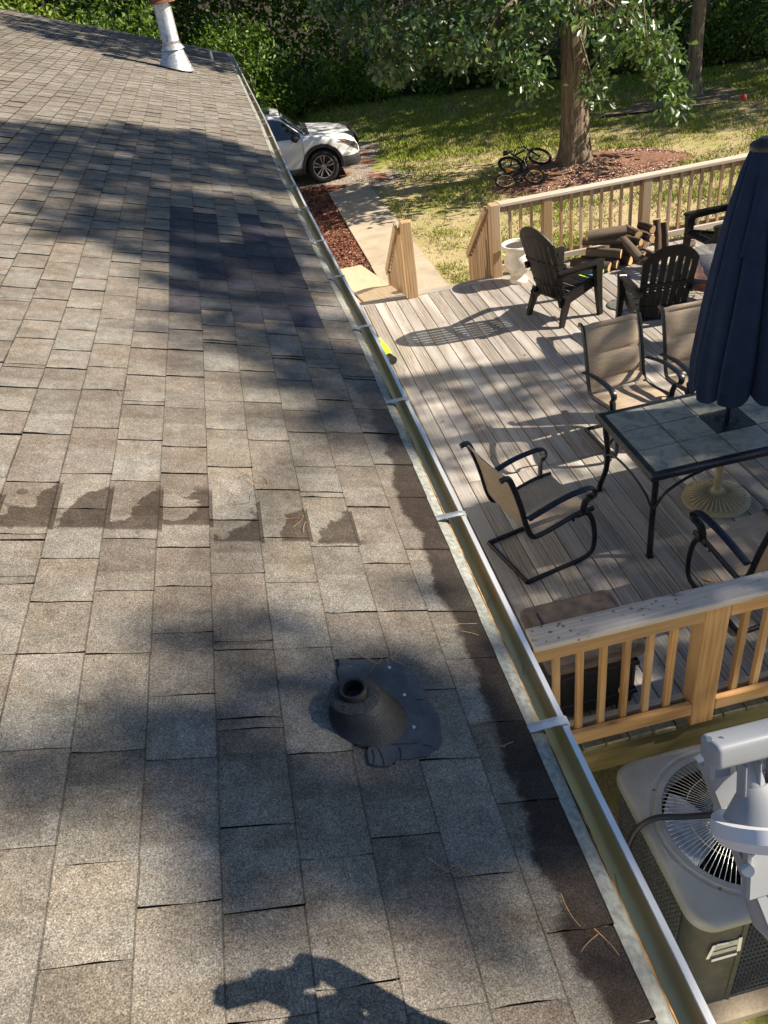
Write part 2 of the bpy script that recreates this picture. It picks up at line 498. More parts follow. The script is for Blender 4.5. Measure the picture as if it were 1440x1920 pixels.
# ------------------------------------------------------------------ object helpers
def link(o):
    COL.objects.link(o)
    return o
def tag(o, label=None, cat=None, group=None, kind=None):
    if label: o['label'] = label
    if cat: o['category'] = cat
    if group: o['group'] = group
    if kind: o['kind'] = kind
    return o
def empty(name, loc=(0, 0, 0), rz=0.0, label=None, cat=None, group=None):
    o = bpy.data.objects.new(name, None)
    o.empty_display_size = 0.1
    link(o)
    o.location = loc
    o.rotation_euler = (0, 0, rz)
    o.matrix_basis = Matrix.Translation(Vector(loc)) @ Matrix.Rotation(rz, 4, 'Z')
    return tag(o, label, cat, group)
def world_of(o):
    m = o.matrix_basis.copy()
    if o.parent:
        m = world_of(o.parent) @ o.matrix_parent_inverse @ m
    return m
def attach(o, parent):
    """parent keeping the object's basis as a world transform"""
    if parent is not None:
        o.parent = parent
        o.matrix_parent_inverse = world_of(parent).inverted()
    return o
def copy_tree(o, parent=None):
    c = o.copy()
    link(c)
    c.parent = parent
    for ch in list(o.children):
        copy_tree(ch, c)
    return c

class MB:
    def __init__(s):
        s.v = []; s.f = []; s.c = []          # c: optional tint per face
    def add(s, vs, fs, tint=None):
        b = len(s.v)
        s.v += [tuple(p) for p in vs]
        for q in fs:
            s.f.append(tuple(i + b for i in q))
            s.c.append(tint)
        return s
    def box(s, c, size, M=None, ch=0.0, tint=None):
        hx, hy, hz = size[0] / 2, size[1] / 2, size[2] / 2
        if ch <= 0:
            vs = [Vector((x, y, z)) for x in (-hx, hx) for y in (-hy, hy) for z in (-hz, hz)]
            fs = [(0, 1, 3, 2), (4, 6, 7, 5), (0, 4, 5, 1), (2, 3, 7, 6), (0, 2, 6, 4), (1, 5, 7, 3)]
        else:
            ch = min(ch, hx * .9, hy * .9, hz * .9)
            vs = []; idx = {}
            for sx in (-1, 1):
                for sy in (-1, 1):
                    for sz in (-1, 1):
                        for a in range(3):
                            p = [sx * hx, sy * hy, sz * hz]
                            for q in range(3):
                                if q != a:
                                    p[q] -= (sx, sy, sz)[q] * ch
                            idx[(sx, sy, sz, a)] = len(vs)
                            vs.append(Vector(p))
            fs = []
            for a in range(3):
                u, w = (a + 1) % 3, (a + 2) % 3
                for sgn in (-1, 1):
                    ring = []
                    for su, sw in ((-1, -1), (1, -1), (1, 1), (-1, 1)):
                        k = [0, 0, 0]; k[a] = sgn; k[u] = su; k[w] = sw
                        ring.append(idx[(k[0], k[1], k[2], a)])
                    fs.append(tuple(ring if sgn > 0 else ring[::-1]))
            for a in range(3):                      # edges along axis a
                u, w = (a + 1) % 3, (a + 2) % 3
                for su in (-1, 1):
                    for sw in (-1, 1):
                        k0 = [0, 0, 0]; k0[a] = -1; k0[u] = su; k0[w] = sw
                        k1 = list(k0); k1[a] = 1
                        q = (idx[tuple(k0) + (u,)], idx[tuple(k1) + (u,)], idx[tuple(k1) + (w,)], idx[tuple(k0) + (w,)])
                        fs.append(q if su * sw > 0 else q[::-1])
            for sx in (-1, 1):
                for sy in (-1, 1):
                    for sz in (-1, 1):
                        q = (idx[(sx, sy, sz, 0)], idx[(sx, sy, sz, 1)], idx[(sx, sy, sz, 2)])
                        fs.append(q if sx * sy * sz > 0 else q[::-1])
        c = Vector(c)
        if M is not None:
            vs = [M @ p + c for p in vs]
        else:
            vs = [p + c for p in vs]
        return s.add(vs, fs, tint)
    def tube(s, pts, r, n=8, cap=True, flat=None, closed=False, up=None):
        """round tube, or a flat strap when flat=(half_w, half_t); r may be a list"""
        pts = [Vector(p) for p in pts]
        m = len(pts)
        rs = r if isinstance(r, (list, tuple)) else [r] * m
        T = []
        for i in range(m):
            a = pts[(i - 1) % m] if (closed or i > 0) else pts[i]
            b = pts[(i + 1) % m] if (closed or i < m - 1) else pts[i]
            T.append((b - a).normalized())
        ref = Vector(up) if up is not None else (Vector((0, 0, 1)) if abs(T[0].z) < 0.9 else Vector((0, 1, 0)))
        N = (ref - ref.dot(T[0]) * T[0]).normalized()
        rings = []
        for i in range(m):
            if i > 0:
                N = (N - N.dot(T[i]) * T[i])
                if N.length < 1e-6:
                    N = T[i].orthogonal()
                N.normalize()
            B = T[i].cross(N)
            ring = []
            for j in range(n):
                a = 2 * math.pi * (j + 0.5) / n
                if flat:
                    ca, sa = math.cos(a), math.sin(a)
                    sc = 1 / max(abs(ca), abs(sa)) if n == 4 else 1
                    ring.append(pts[i] + B * ca * flat[0] * sc * rs[i] + N * sa * flat[1] * sc * rs[i])
                else:
                    ring.append(pts[i] + (N * math.cos(a) + B * math.sin(a)) * rs[i])
            rings.append(ring)
        vs = [p for q in rings for p in q]
        fs = []
        for i in range(m if closed else m - 1):
            i2 = (i + 1) % m
            for j in range(n):
                j2 = (j + 1) % n
                fs.append((i * n + j, i * n + j2, i2 * n + j2, i2 * n + j))
        if cap and not closed:
            fs.append(tuple(range(n))[::-1])
            fs.append(tuple((m - 1) * n + j for j in range(n)))
        return s.add(vs, fs)
    def lathe(s, prof, n=24, c=(0, 0, 0), fold=None, cap=False):
        vs = []; fs = []
        for i, (r, z) in enumerate(prof):
            for j in range(n):
                a = 2 * math.pi * j / n
                rr = r * (fold(a, i, z) if fold else 1)
                vs.append((c[0] + rr * math.cos(a), c[1] + rr * math.sin(a), c[2] + z))
        for i in range(len(prof) - 1):
            for j in range(n):
                j2 = (j + 1) % n
                fs.append((i * n + j, i * n + j2, (i + 1) * n + j2, (i + 1) * n + j))
        if cap:
            fs.append(tuple(range(n))[::-1])
            fs.append(tuple((len(prof) - 1) * n + j for j in range(n)))
        return s.add(vs, fs)
    def prism(s, poly, z0, z1, M=None):
        n = len(poly)
        vs = [Vector((p[0], p[1], z0)) for p in poly] + [Vector((p[0], p[1], z1)) for p in poly]
        if M is not None:
            vs = [M @ p for p in vs]
        fs = [tuple(range(n))[::-1], tuple(range(n, 2 * n))]
        for i in range(n):
            j = (i + 1) % n
            fs.append((i, j, n + j, n + i))
        return s.add(vs, fs)
    def grid(s, P, closed_u=False):
        """P[i][j] points"""
        a, b = len(P), len(P[0])
        vs = [p for r in P for p in r]
        fs = []
        for i in range(a if closed_u else a - 1):
            for j in range(b - 1):
                i2 = (i + 1) % a
                fs.append((i * b + j, i2 * b + j, i2 * b + j + 1, i * b + j + 1))
        return s.add(vs, fs)
    def build(s, name, mat, parent=None, smooth=False, label=None, cat=None, group=None, kind=None, origin=None, recalc=False):
        me = bpy.data.meshes.new(name)
        vs = s.v
        if origin is not None:
            ox, oy, oz = origin
            vs = [(p[0] - ox, p[1] - oy, p[2] - oz) for p in vs]
        me.from_pydata([tuple(p) for p in vs], [], s.f)
        if recalc:
            bm = bmesh.new(); bm.from_mesh(me)
            bmesh.ops.recalc_face_normals(bm, faces=bm.faces)
            bm.to_mesh(me); bm.free()
        if any(t is not None for t in s.c):
            at = me.attributes.new('tint', 'FLOAT_COLOR', 'CORNER')
            buf = np.empty((len(me.loops), 4), np.float32)
            k = 0
            for q, t in zip(s.f, s.c):
                t = t or (0.2, 0.2, 0.2)
                buf[k:k + len(q), :3] = t
                buf[k:k + len(q), 3] = 1
                k += len(q)
            at.data.foreach_set('color', buf.ravel())
        if smooth:
            me.polygons.foreach_set('use_smooth', np.ones(len(me.polygons), bool))
            if smooth != 'all':
                try:
                    me.set_sharp_from_angle(angle=math.radians(smooth if smooth is not True else 38))
                except Exception:
                    pass
        me.materials.append(MAT[mat] if isinstance(mat, str) else mat)
        me.update()
        o = link(bpy.data.objects.new(name, me))
        if origin is not None:
            o.location = origin
            o.matrix_basis = Matrix.Translation(Vector(origin))
        attach(o, parent)
        return tag(o, label, cat, group, kind)

def lumber(name, mat, parent, p0, p1, w, h, up=(0, 0, 1), ch=0.004, label=None):
    """a sawn piece from p0 to p1; its own Y axis runs along the grain"""
    p0, p1 = Vector(p0), Vector(p1)
    d = p1 - p0
    L = d.length
    y = d.normalized()
    z = Vector(up); z = (z - z.dot(y) * y).normalized()
    x = y.cross(z)
    mb = MB().box((0, 0, 0), (w, L, h), None, ch)
    o = mb.build(name, mat)
    m = Matrix((x, y, z)).transposed().to_4x4()
    m.translation = (p0 + p1) / 2
    o.matrix_basis = m
    attach(o, parent)
    if label: o['label'] = label
    return o

def fast_mesh(name, V, F, mat, tint=None, smooth=False):
    """V (n,3) float, F (m,k) int, tint (n,3) per vertex"""
    me = bpy.data.meshes.new(name)
    n, (m, k) = len(V), F.shape
    me.vertices.add(n); me.vertices.foreach_set('co', np.ascontiguousarray(V, np.float32).ravel())
    me.loops.add(m * k); me.loops.foreach_set('vertex_index', np.ascontiguousarray(F, np.int32).ravel())
    me.polygons.add(m)
    me.polygons.foreach_set('loop_start', np.arange(0, m * k, k, dtype=np.int32))
    if tint is not None:
        at = me.attributes.new('tint', 'FLOAT_COLOR', 'POINT')
        b = np.ones((n, 4), np.float32); b[:, :3] = tint
        at.data.foreach_set('color', b.ravel())
    me.update(calc_edges=True)
    me.validate()
    me.materials.append(MAT[mat])
    return me
def mesh_obj(name, me, parent=None, **kw):
    o = link(bpy.data.objects.new(name, me))
    attach(o, parent)
    return tag(o, **kw)

def unit(a):
    return a / np.maximum(np.linalg.norm(a, axis=-1, keepdims=True), 1e-9)
def leaf_arrays(C, size, aspect=0.55, droop=0.5, cols=None, rng=nrng, fold=0.18, outward=None):
    """folded obovate leaves at the points C: 6 vertices, 2 quads each"""
    n = len(C)
    D = rng.normal(size=(n, 3)); D[:, 2] -= droop
    if outward is not None:
        D += outward
    D = unit(D)
    R = rng.normal(size=(n, 3)); R[:, 2] += 0.9
    S = unit(np.cross(D, R)); U = unit(np.cross(S, D))
    L = size * rng.uniform(0.65, 1.25, n)[:, None]
    W = L * aspect * 0.5
    base = C
    tip = C + D * L
    l1 = C + D * L * 0.38 + S * W * 0.62 + U * L * fold * 0.5
    l2 = C + D * L * 0.74 + S * W + U * L * fold
    r1 = C + D * L * 0.38 - S * W * 0.62 + U * L * fold * 0.5
    r2 = C + D * L * 0.74 - S * W + U * L * fold
    V = np.stack([base, tip, l1, l2, r1, r2], 1).reshape(-1, 3)
    o = (np.arange(n) * 6)[:, None]
    F = np.concatenate([o + np.array([[0, 2, 3, 1]]), o + np.array([[0, 1, 5, 4]])], 0)
    T = np.repeat(cols, 6, 0) if cols is not None else None
    return V, F, T
def leaf_cols(n, pal, rng=nrng, jit=0.25):
    pal = np.array(pal)
    c = pal[rng.integers(0, len(pal), n)] * rng.uniform(1 - jit, 1 + jit, (n, 1))
    return np.clip(c, 0, 1)

# ================================================================== SETTING
G = -0.9                                         # ground level, deck boards are z = 0
def sheet(name, poly, z, mat, kind='structure', sub=0, thick=0.0):
    mb = MB()
    if thick:
        mb.prism(poly, z - thick, z)
    else:
        mb.add([(p[0], p[1], z) for p in poly], [tuple(range(len(poly)))])
    return mb.build(name, mat, kind=kind)

# ground: one sheet to the horizon, gently uneven near the house
gx = np.concatenate([[-900, -300, -80, -30], np.arange(-14, 30.1, 1.0), [45, 90, 300, 900]])
gy = np.concatenate([[-900, -300, -80, -20], np.arange(-4, 40.1, 1.0), [60, 120, 300, 1200]])
X, Y = np.meshgrid(gx, gy, indexing='ij')
Z = np.full_like(X, G) + 0.035 * np.sin(X * 0.7 + 1.0) * np.sin(Y * 0.55) * (Y > 20) * (Y < 60)
V = np.stack([X, Y, Z], -1).reshape(-1, 3)
a, b = len(gx), len(gy)
I = np.arange(a * b).reshape(a, b)
F = np.stack([I[:-1, :-1], I[1:, :-1], I[1:, 1:], I[:-1, 1:]], -1).reshape(-1, 4)
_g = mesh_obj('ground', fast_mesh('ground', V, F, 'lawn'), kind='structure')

def blob(cx, cy, rx, ry, n=40, amp=0.10, seed=0):
    r = random.Random(seed)
    ph = [r.uniform(0, 6.28) for _ in range(5)]
    out = []
    for i in range(n):
        t = 2 * math.pi * i / n
        k = 1 + amp * (math.sin(2 * t + ph[0]) * .5 + math.sin(3 * t + ph[1]) * .5 + math.sin(5 * t + ph[2]) * .35 + math.sin(9 * t + ph[3]) * .25)
        out.append((cx + rx * k * math.cos(t), cy + ry * k * math.sin(t)))
    return out
# gravel driveway in front of the car, and mulch beds
sheet('driveway', [(-1, 19.3), (1.2, 19.0), (2.4, 19.15), (3.2, 18.9), (3.9, 19.1), (4.25, 19.7), (4.3, 20.6), (4.6, 21.8), (4.2, 23.0), (3.2, 24.6), (1.0, 26), (-6, 26.5), (-6, 19.4)], G + 0.004, 'gravel')
bed_poly = [(0.12, 10.2), (1.90, 10.2), (1.905, 13.0), (1.90, 16.0), (1.91, 19.1), (2.5, 19.7), (1.6, 20.1), (0.12, 19.9)]
sheet('mulch_bed', bed_poly, G + 0.010, 'mulch')
ring = blob(7.35, 17.1, 2.05, 1.35, 48, 0.10, 3)
mb = MB()
for k, (sc, z) in enumerate([(1.0, 0.008), (0.8, 0.06), (0.5, 0.11), (0.2, 0.14)]):
    mb.add([(7.2 + (p[0] - 7.2) * sc, 17.5 + (p[1] - 17.5) * sc, G + z) for p in ring], [])
n = len(ring)
for k in range(3):
    for i in range(n):
        j = (i + 1) % n
        mb.f.append((k * n + i, k * n + j, (k + 1) * n + j, (k + 1) * n + i)); mb.c.append(None)
mb.f.append(tuple(3 * n + i for i in range(n))); mb.c.append(None)
mb.build('tree_mulch_ring', 'pale_mulch', smooth=True, kind='structure')
sheet('bare_soil_patch', blob(12.0, 21.6, 2.0, 0.8, 60, 0.30, 5), G + 0.036, 'litter_soil')
# concrete path in slabs
path = tag(empty('path', (2.4, 15, G)), kind='structure')
for (y0, y1) in [(11.0, 13.74), (13.75, 16.45), (16.46, 19.2)]:
    sk = 0.16 if y1 > 19 else 0
    mb = MB()
    mb.prism([(1.915, y0), (2.87, y0), (2.88, y1 + sk), (1.905, y1 - sk * .6)], G + 0.004, G + 0.05)
    mb.build('slab', 'path_concrete', path)

# ------------------------------------------------------------------ HOUSE
house = empty('house', (-4.4, 6.7, G), 0, 'long single storey house with grey brown shingle roof and aluminium eave gutter', 'house')
def bend(y):
    return float(np.interp(y, [0, 3.5, 4.8, 7, 9.6, 17.6], [0, 0, -.025, -.05, -.045, -.10]))
CP, SP = math.cos(math.atan(1 / 3)), math.sin(math.atan(1 / 3))
def RP(s, y, n=0.0):
    return (-.430 + CP * s + SP * n + bend(y), y, 2.630 - SP * s + CP * n)
S_EAVE, S_RIDGE, Y0, Y1 = .846, -4.2, -3.0, 17.38
# walls
mb = MB()
mb.box(((-9.0 + .02) / 2, 6.9, (G + 2.2) / 2 + .0), (9.02, 20.3, 2.2 - G))
wl = mb.build('wall', 'siding', house)
for gy_ in (17.05,):
    mb = MB()
    mb.prism([(-8.98, 2.2), (.02, 2.2), (.02, 2.42), (-4.41, 3.88), (-8.98, 2.42)], 0, .06, Matrix(((1, 0, 0, 0), (0, 0, 1, gy_ - .06), (0, 1, 0, 0), (0, 0, 0, 1))))
    mb.build('gable', 'siding', house)
for i in range(14):
    z = G + .25 + i * .2
    lumber('siding_board', 'siding', house, (.034, -3.2, z), (.034, 17.0, z), .02, .196, (0, 0, 1), .004)
# roof sheet under the shingles
mb = MB()
ys = list(np.linspace(Y0, Y1 - .02, 24))
mb.grid([[RP(S_EAVE - .02, y, -.006), RP(S_RIDGE, y, -.006)] for y in ys])
mb.grid([[RP(S_EAVE - .02, y, -.03), RP(S_RIDGE, y, -.03)] for y in ys])
rx = RP(S_RIDGE, 0, 0)[0]
mb.grid([[(rx, y, RP(S_RIDGE, y, -.006)[2]), (2 * rx - .39, y, 2.36)] for y in ys])
roof = mb.build('roof', 'roof_felt', house)

# shingles: one tab = one raised, slightly curled piece with a dark cut edge
PAL = [(.154, .134, .111), (.160, .142, .119), (.149, .131, .110), (.163, .149, .128), (.156, .139, .115), (.146, .127, .107), (.167, .153, .133)]
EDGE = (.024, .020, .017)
def tab_geo(s0, s1, y0, y1, lift, r, tint):
    """one tab: a plain near half, a far half in the mostly darker laminate colour band, a cut near edge and a bare lower rim"""
    ns = 4
    us = [0, .30, .62, .975, 1.0]
    j0 = [r.uniform(-.5, .5) for _ in range(ns + 1)]
    j0[4] = j0[3]
    fm = r.uniform(.35, .75)
    wob = [r.uniform(-.0012, .0012) for _ in range(3)]
    def hn(u): return .0010 + .0062 * u
    near, mid, far, drop = [], [], [], []
    for i, u in enumerate(us):
        s = s0 + (s1 - s0) * u
        e = 1 if i >= 3 else 0
        near.append(RP(s + e * wob[0], y0 + j0[i] * .006, hn(u) + lift * (1 + .35 * j0[i])))
        mid.append(RP(s + e * wob[1], y0 + (y1 - y0) * fm + j0[(i + 2) % 5] * .004, hn(u) + lift * (1 - fm) * .6))
        far.append(RP(s + e * wob[2], y1, hn(u)))
        drop.append(RP(s, y0 + .003 + j0[i] * .006, -.001 + .0050 * u))
    m = ns + 1
    vs = near + mid + far + drop + [RP(s1 - .001, y1, -.004), RP(s1 - .001, y0, -.004)]
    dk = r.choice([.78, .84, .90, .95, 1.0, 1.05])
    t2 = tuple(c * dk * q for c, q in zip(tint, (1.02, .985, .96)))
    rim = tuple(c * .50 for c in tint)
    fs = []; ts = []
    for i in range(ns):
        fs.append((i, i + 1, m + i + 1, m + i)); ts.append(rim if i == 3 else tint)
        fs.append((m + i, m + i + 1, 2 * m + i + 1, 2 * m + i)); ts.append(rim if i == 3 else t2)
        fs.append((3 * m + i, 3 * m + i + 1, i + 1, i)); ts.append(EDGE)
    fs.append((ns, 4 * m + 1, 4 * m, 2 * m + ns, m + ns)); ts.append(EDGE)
    return vs, fs, ts
tabs = []
NC = int((S_EAVE - S_RIDGE) / .143)
for k in range(NC):
    r = random.Random(100 + k)
    s1 = S_EAVE - .143 * k
    s0 = s1 - .149
    y = Y0 + r.uniform(0, .2)
    while y < Y1 - .05:
        L = r.choice([.17, .2, .215, .23, .25, .28, .31])
        L *= r.uniform(.94, 1.06)
        ye = min(y + L, Y1)
        cx = RP((s0 + s1) / 2, 0)[0]
        new = -.45 < cx < .25 and 3.66 < (y + ye) / 2 < (4.8 if -.19 < cx < -.05 else 5.5)
        tint = list(r.choice(PAL))
        k2 = r.uniform(.94, 1.05)
        tint = tuple(c * k2 for c in tint)
        lift = r.choice([.0020, .0026, .0031, .0037, .0048]) if r.random() > .10 else .0012
        if new:
            tint = tuple(c * r.uniform(.92, 1.08) for c in (.047, .048, .056))
            lift *= .45
        if r.random() < .07:                               # narrow sliver at a joint
            tabs.append((s0, s1, y, y + .03, lift, r.random(), tint))
            tabs.append((s0, s1, y + .03, ye, lift * .8, r.random(), tint))
        else:
            tabs.append((s0, s1, y, ye, lift, r.random(), tint))
        y = ye
def inframe(p, margin=0):
    q = Vector(p) - CAM
    d = -q.dot(_b)
    if d <= 0: return None
    u = 720 + 1500 * q.dot(_r) / d
    v = 960 - 1500 * q.dot(_u) / d
    return (u, v, d) if -margin < u < 1440 + margin and -margin < v < 1920 + margin else None
rank = []
for i, t in enumerate(tabs):
    q = inframe(RP((t[0] + t[1]) / 2, (t[2] + t[3]) / 2), 40)
    if q: rank.append((q[2] / (t[3] - t[2]) ** .5, i))
rank.sort()
single = set(i for _, i in rank[:295])
rest = MB()
for i, t in enumerate(tabs):
    vs, fs, ts = tab_geo(t[0], t[1], t[2], t[3], t[4], random.Random(int(t[5] * 1e6)), t[6])
    if i in single:
        mb = MB()
        for q, c in zip(fs, ts):
            mb.f.append(q); mb.c.append(c)
        mb.v = vs
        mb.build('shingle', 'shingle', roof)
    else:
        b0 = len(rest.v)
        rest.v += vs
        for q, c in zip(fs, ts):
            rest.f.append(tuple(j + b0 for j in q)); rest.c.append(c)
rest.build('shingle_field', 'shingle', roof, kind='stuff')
# rake edge trim and fascia, soffit
mb = MB()
mb.grid([[RP(s, Y1 - .01, .012), RP(s, Y1 + .012, .012), RP(s, Y1 + .012, -.09)] for s in np.linspace(S_EAVE, S_RIDGE, 8)])
mb.build('rake_trim', 'galvanised', house)
mb = MB(); mb.grid([[(.335 + bend(y), y, 2.19), (.335 + bend(y), y, 2.36)] for y in ys]); mb.grid([[(.31 + bend(y), y, 2.19), (.31 + bend(y), y, 2.36)] for y in ys])
mb.build('fascia', 'siding', house)
mb = MB(); mb.grid([[(.02, y, 2.195), (.32 + bend(y), y, 2.195)] for y in ys]); mb.build('soffit', 'siding', house)

# gutter with strap hangers
def gut(pts, y): return [(x + bend(y), y, z) for x, z in pts]
prof = [(.345, 2.372), (.346, 2.306), (.350, 2.302), (.428, 2.302), (.442, 2.305), (.451, 2.313), (.4565, 2.327), (.4592, 2.342), (.458, 2.354), (.4545, 2.3600), (.4560, 2.3625), (.4690, 2.3625), (.4705, 2.352)]
prof_o = [(.3435, 2.372), (.3445, 2.305), (.349, 2.3005), (.4285, 2.3005), (.443, 2.3035), (.4525, 2.312), (.458, 2.3265), (.4607, 2.342), (.4595, 2.354), (.4562, 2.3597), (.4565, 2.3608), (.4676, 2.3608), (.4690, 2.352)]
gys = list(np.arange(-2.9, 17.3, .35)) + [17.32]
rg = random.Random(5)
mb = MB()
R_ = []
for y in gys:
    w = rg.uniform(-.0015, .0015)
    pr = [(x + (w if z > 2.33 and x > .4 else 0), z + (w * .6 if x > .4 else 0)) for x, z in prof]
    po = [(x + (w if z > 2.33 and x > .4 else 0), z + (w * .6 if x > .4 else 0)) for x, z in prof_o]
    R_.append(gut(pr, y) + gut(po[::-1], y) + gut(pr[:1], y))
mb.grid(R_)
gutter = mb.build('gutter', 'gutter', house, smooth=30)
mb = MB(); mb.prism([(p[0] + bend(17.3), p[1]) for p in prof_o[:9]], 0, .003, Matrix(((1, 0, 0, 0), (0, 0, 1, 17.32), (0, 1, 0, 0), (0, 0, 0, 1)))); mb.build('end_cap', 'gutter', gutter)
mb = MB()
A_ = []
for y in np.arange(-2.9, 17.3, .2):
    w = rg.uniform(-.002, .002)
    c = bend(y)
    A_.append([RP(.80, y, .0005), RP(.862, y, -.001 + w * .3), (.408 + c + w, y, 2.346), (.413 + c + w, y, 2.338), (.411 + c + w, y, 2.30)])
mb.grid(A_)
mb.build('drip_edge', 'apron_metal', house, smooth=50)
mb = MB()
mb.grid([[(.4135 + bend(y) + rg.uniform(-.001, .001), y, 2.339), (.419 + bend(y) + rg.uniform(-.002, .002), y, 2.333), (.4135 + bend(y), y, 2.326)] for y in np.arange(-2.9, 17.3, .06)])
mb.build('rust_line', 'sediment', gutter)
hy = [.34, 1.16, 2.03, 2.86, 3.66, 4.42, 5.12, 5.95, 6.62, 7.22, 7.45, 8.05, 8.75, 9.5, 9.75, 10.3, 11.1, 11.8, 12.6, 13.4, 14.2, 15.0, 15.9, 16.7]
for y in hy:
    c = bend(y)
    mb = MB()
    mb.grid([[(x, y + dy, z) for x, z in [(.372 + c, 2.366), (.395 + c, 2.3665), (.44 + c, 2.367), (.4655 + c, 2.3655), (.474 + c, 2.360), (.474 + c, 2.348)]] for dy in (-.013, -.011, -.004, 0, .004, .011, .013)])
    for q in range(len(mb.v)):
        x, yy, z = mb.v[q]
        if abs(yy - y) < .005 and x < .46 + c: mb.v[q] = (x, yy, z + .0035)
    mb.build('hanger', 'galvanised', gutter, smooth=40)

# flue with storm collar, flashing cone and rusty cap
flue = empty('metal_flue', (-.52, 13.2, 2.66)); attach(flue, house)
fx, fy = -.515, 13.2
def cone_on_roof(cx, cy, r0, z0, rtop, ztop, n=36, base_shift=(0, 0)):
    rows = []
    for i in range(7):
        u = i / 6
        row = []
        for j in range(n + 1):
            t = 2 * math.pi * j / n
            bx = cx + base_shift[0] + r0 * math.cos(t); by = cy + base_shift[1] + r0 * math.sin(t)
            bz = z0 - (bx - cx) / 3.0
            tx = cx + rtop * math.cos(t); ty = cy + rtop * math.sin(t)
            row.append((bx + (tx - bx) * u, by + (ty - by) * u, bz + (ztop - bz) * u))
        rows.append(row)
    return rows
zr = lambda x: 2.630 - SP * ((x + .43) / CP)
mb = MB(); mb.lathe([(.118, 2.6), (.118, 2.98), (.121, 2.985), (.121, 3.0), (.118, 3.005), (.118, 3.46)], 32, (fx, fy, 0)); mb.build('pipe', 'galvanised', flue, smooth=40)
mb = MB(); mb.lathe([(.118, 2.955), (.128, 2.95), (.165, 2.90), (.167, 2.895), (.16, 2.90), (.118, 2.94)], 32, (fx, fy, 0)); mb.build('storm_collar', 'galvanised', flue, smooth=40)
mb = MB(); mb.grid(cone_on_roof(fx, fy, .225, zr(fx) + .008, .128, 2.92, 36, (.0, 0))); mb.build('flashing_cone', 'galvanised', flue, smooth='all')
mb = MB(); mb.lathe([(.0, 3.62), (.10, 3.605), (.19, 3.56), (.19, 3.545), (.15, 3.545), (.15, 3.47), (.19, 3.462), (.19, 3.448), (.10, 3.448)], 32, (fx, fy, 0)); mb.build('rain_cap', 'rusty_metal', flue, smooth=30)
mb = MB()
mb.grid([[RP((x + .43) / CP - 0, y, .013 + .0) for y in (13.02, 13.42)] for x in (-.2, -.16)])
mb.build('flashing_flange', 'galvanised', flue)
# low roof stub near the far end
stub = MB(); stub.lathe([(.035, 2.40), (.035, 2.60), (.028, 2.60), (.028, 2.5)], 16, (-.02, 15.6, 0)); stub.build('vent_stub', 'galvanised', house, smooth=40)

# plumbing vent: flange, cone boot, collar and open pipe, tar patch round it
pv = empty('plumbing_vent', (.02, 1.23, 2.48)); attach(pv, house)
def roofpoly(pts, n): return [RP((x + .43) / CP, y, n) for x, y in pts]
def roofslab(pts, n0, n1):
    mb = MB(); m = len(pts)
    mb.add(roofpoly(pts, n0) + roofpoly(pts, n1), [tuple(range(m, 2 * m))] + [(i, (i + 1) % m, m + (i + 1) % m, m + i) for i in range(m)])
    return mb
def jag(pts, amp, sub=5, seed=1):
    r = random.Random(seed); out = []
    for i in range(len(pts)):
        a, b = pts[i], pts[(i + 1) % len(pts)]
        for k in range(sub):
            u = k / sub
            out.append((a[0] + (b[0] - a[0]) * u + r.uniform(-amp, amp), a[1] + (b[1] - a[1]) * u + r.uniform(-amp, amp)))
    return out
def rrect(x0, x1, y0, y1, rr, n=6):
    out = []
    for cx, cy, a0 in ((x1 - rr, y1 - rr, 0), (x0 + rr, y1 - rr, 90), (x0 + rr, y0 + rr, 180), (x1 - rr, y0 + rr, 270)):
        for k in range(n + 1):
            t = math.radians(a0 + 90 * k / n)
            out.append((cx + rr * math.cos(t), cy + rr * math.sin(t)))
    return out
roofslab(jag([(.148, 1.345), (.10, 1.385), (-.025, 1.388), (-.03, 1.36), (.02, 1.20), (-.012, 1.075), (.03, 1.062), (.05, 1.078), (.12, 1.09), (.158, 1.115), (.17, 1.19)], .004, 4, 3), 0, .0105).build('tar_patch', 'tar_patch', pv)
for (a_, b_) in [((.0, 1.07), (.005, 1.11)), ((.022, 1.065), (.018, 1.112)), ((.06, 1.083), (.063, 1.112)), ((.135, 1.11), (.118, 1.118)), ((.15, 1.25), (.132, 1.25))]:
    MB().tube([RP((a_[0] + .43) / CP, a_[1], .0108), RP(((a_[0] + b_[0]) / 2 + .433) / CP, (a_[1] + b_[1]) / 2, .0108), RP((b_[0] + .43) / CP, b_[1], .0108)], .0016, 5).build('crack', 'roof_felt', pv)
roofslab(rrect(-.035, .122, 1.122, 1.365, .025), .006, .0145).build('flange', 'tar_patch', pv)
bcx, bcy = -.004, 1.215
zb = zr(bcx) + .013
rows = []
for i, (u, rr_, zz) in enumerate([(0, .088, 0), (.12, .081, .006), (.4, .071, .028), (.75, .061, .048), (1, .056, .058)]):
    row = []
    for j in range(37):
        t = 2 * math.pi * j / 36
        x = bcx + .022 * (1 - u) + rr_ * math.cos(t); y = bcy - .012 * (1 - u) + rr_ * math.sin(t)
        row.append((x, y, zb - (x - bcx) / 3 * (1 - u * .7) + zz))
    rows.append(row)
MB().grid(rows).build('boot', 'rubber_boot', pv, smooth='all')
mb = MB()
rows = []
for rr_, zz in [(.057, .054), (.0575, .059), (.051, .064), (.036, .068), (.030, .066)]:
    rows.append([(bcx + rr_ * math.cos(t), bcy + rr_ * math.sin(t), zb + zz - .12 * rr_ * math.cos(t) + .0018 * math.sin(t * 11) * (rr_ > .04)) for t in [2 * math.pi * j / 36 for j in range(37)]])
mb.grid(rows); mb.build('collar', 'collar_grit', pv, smooth=40)
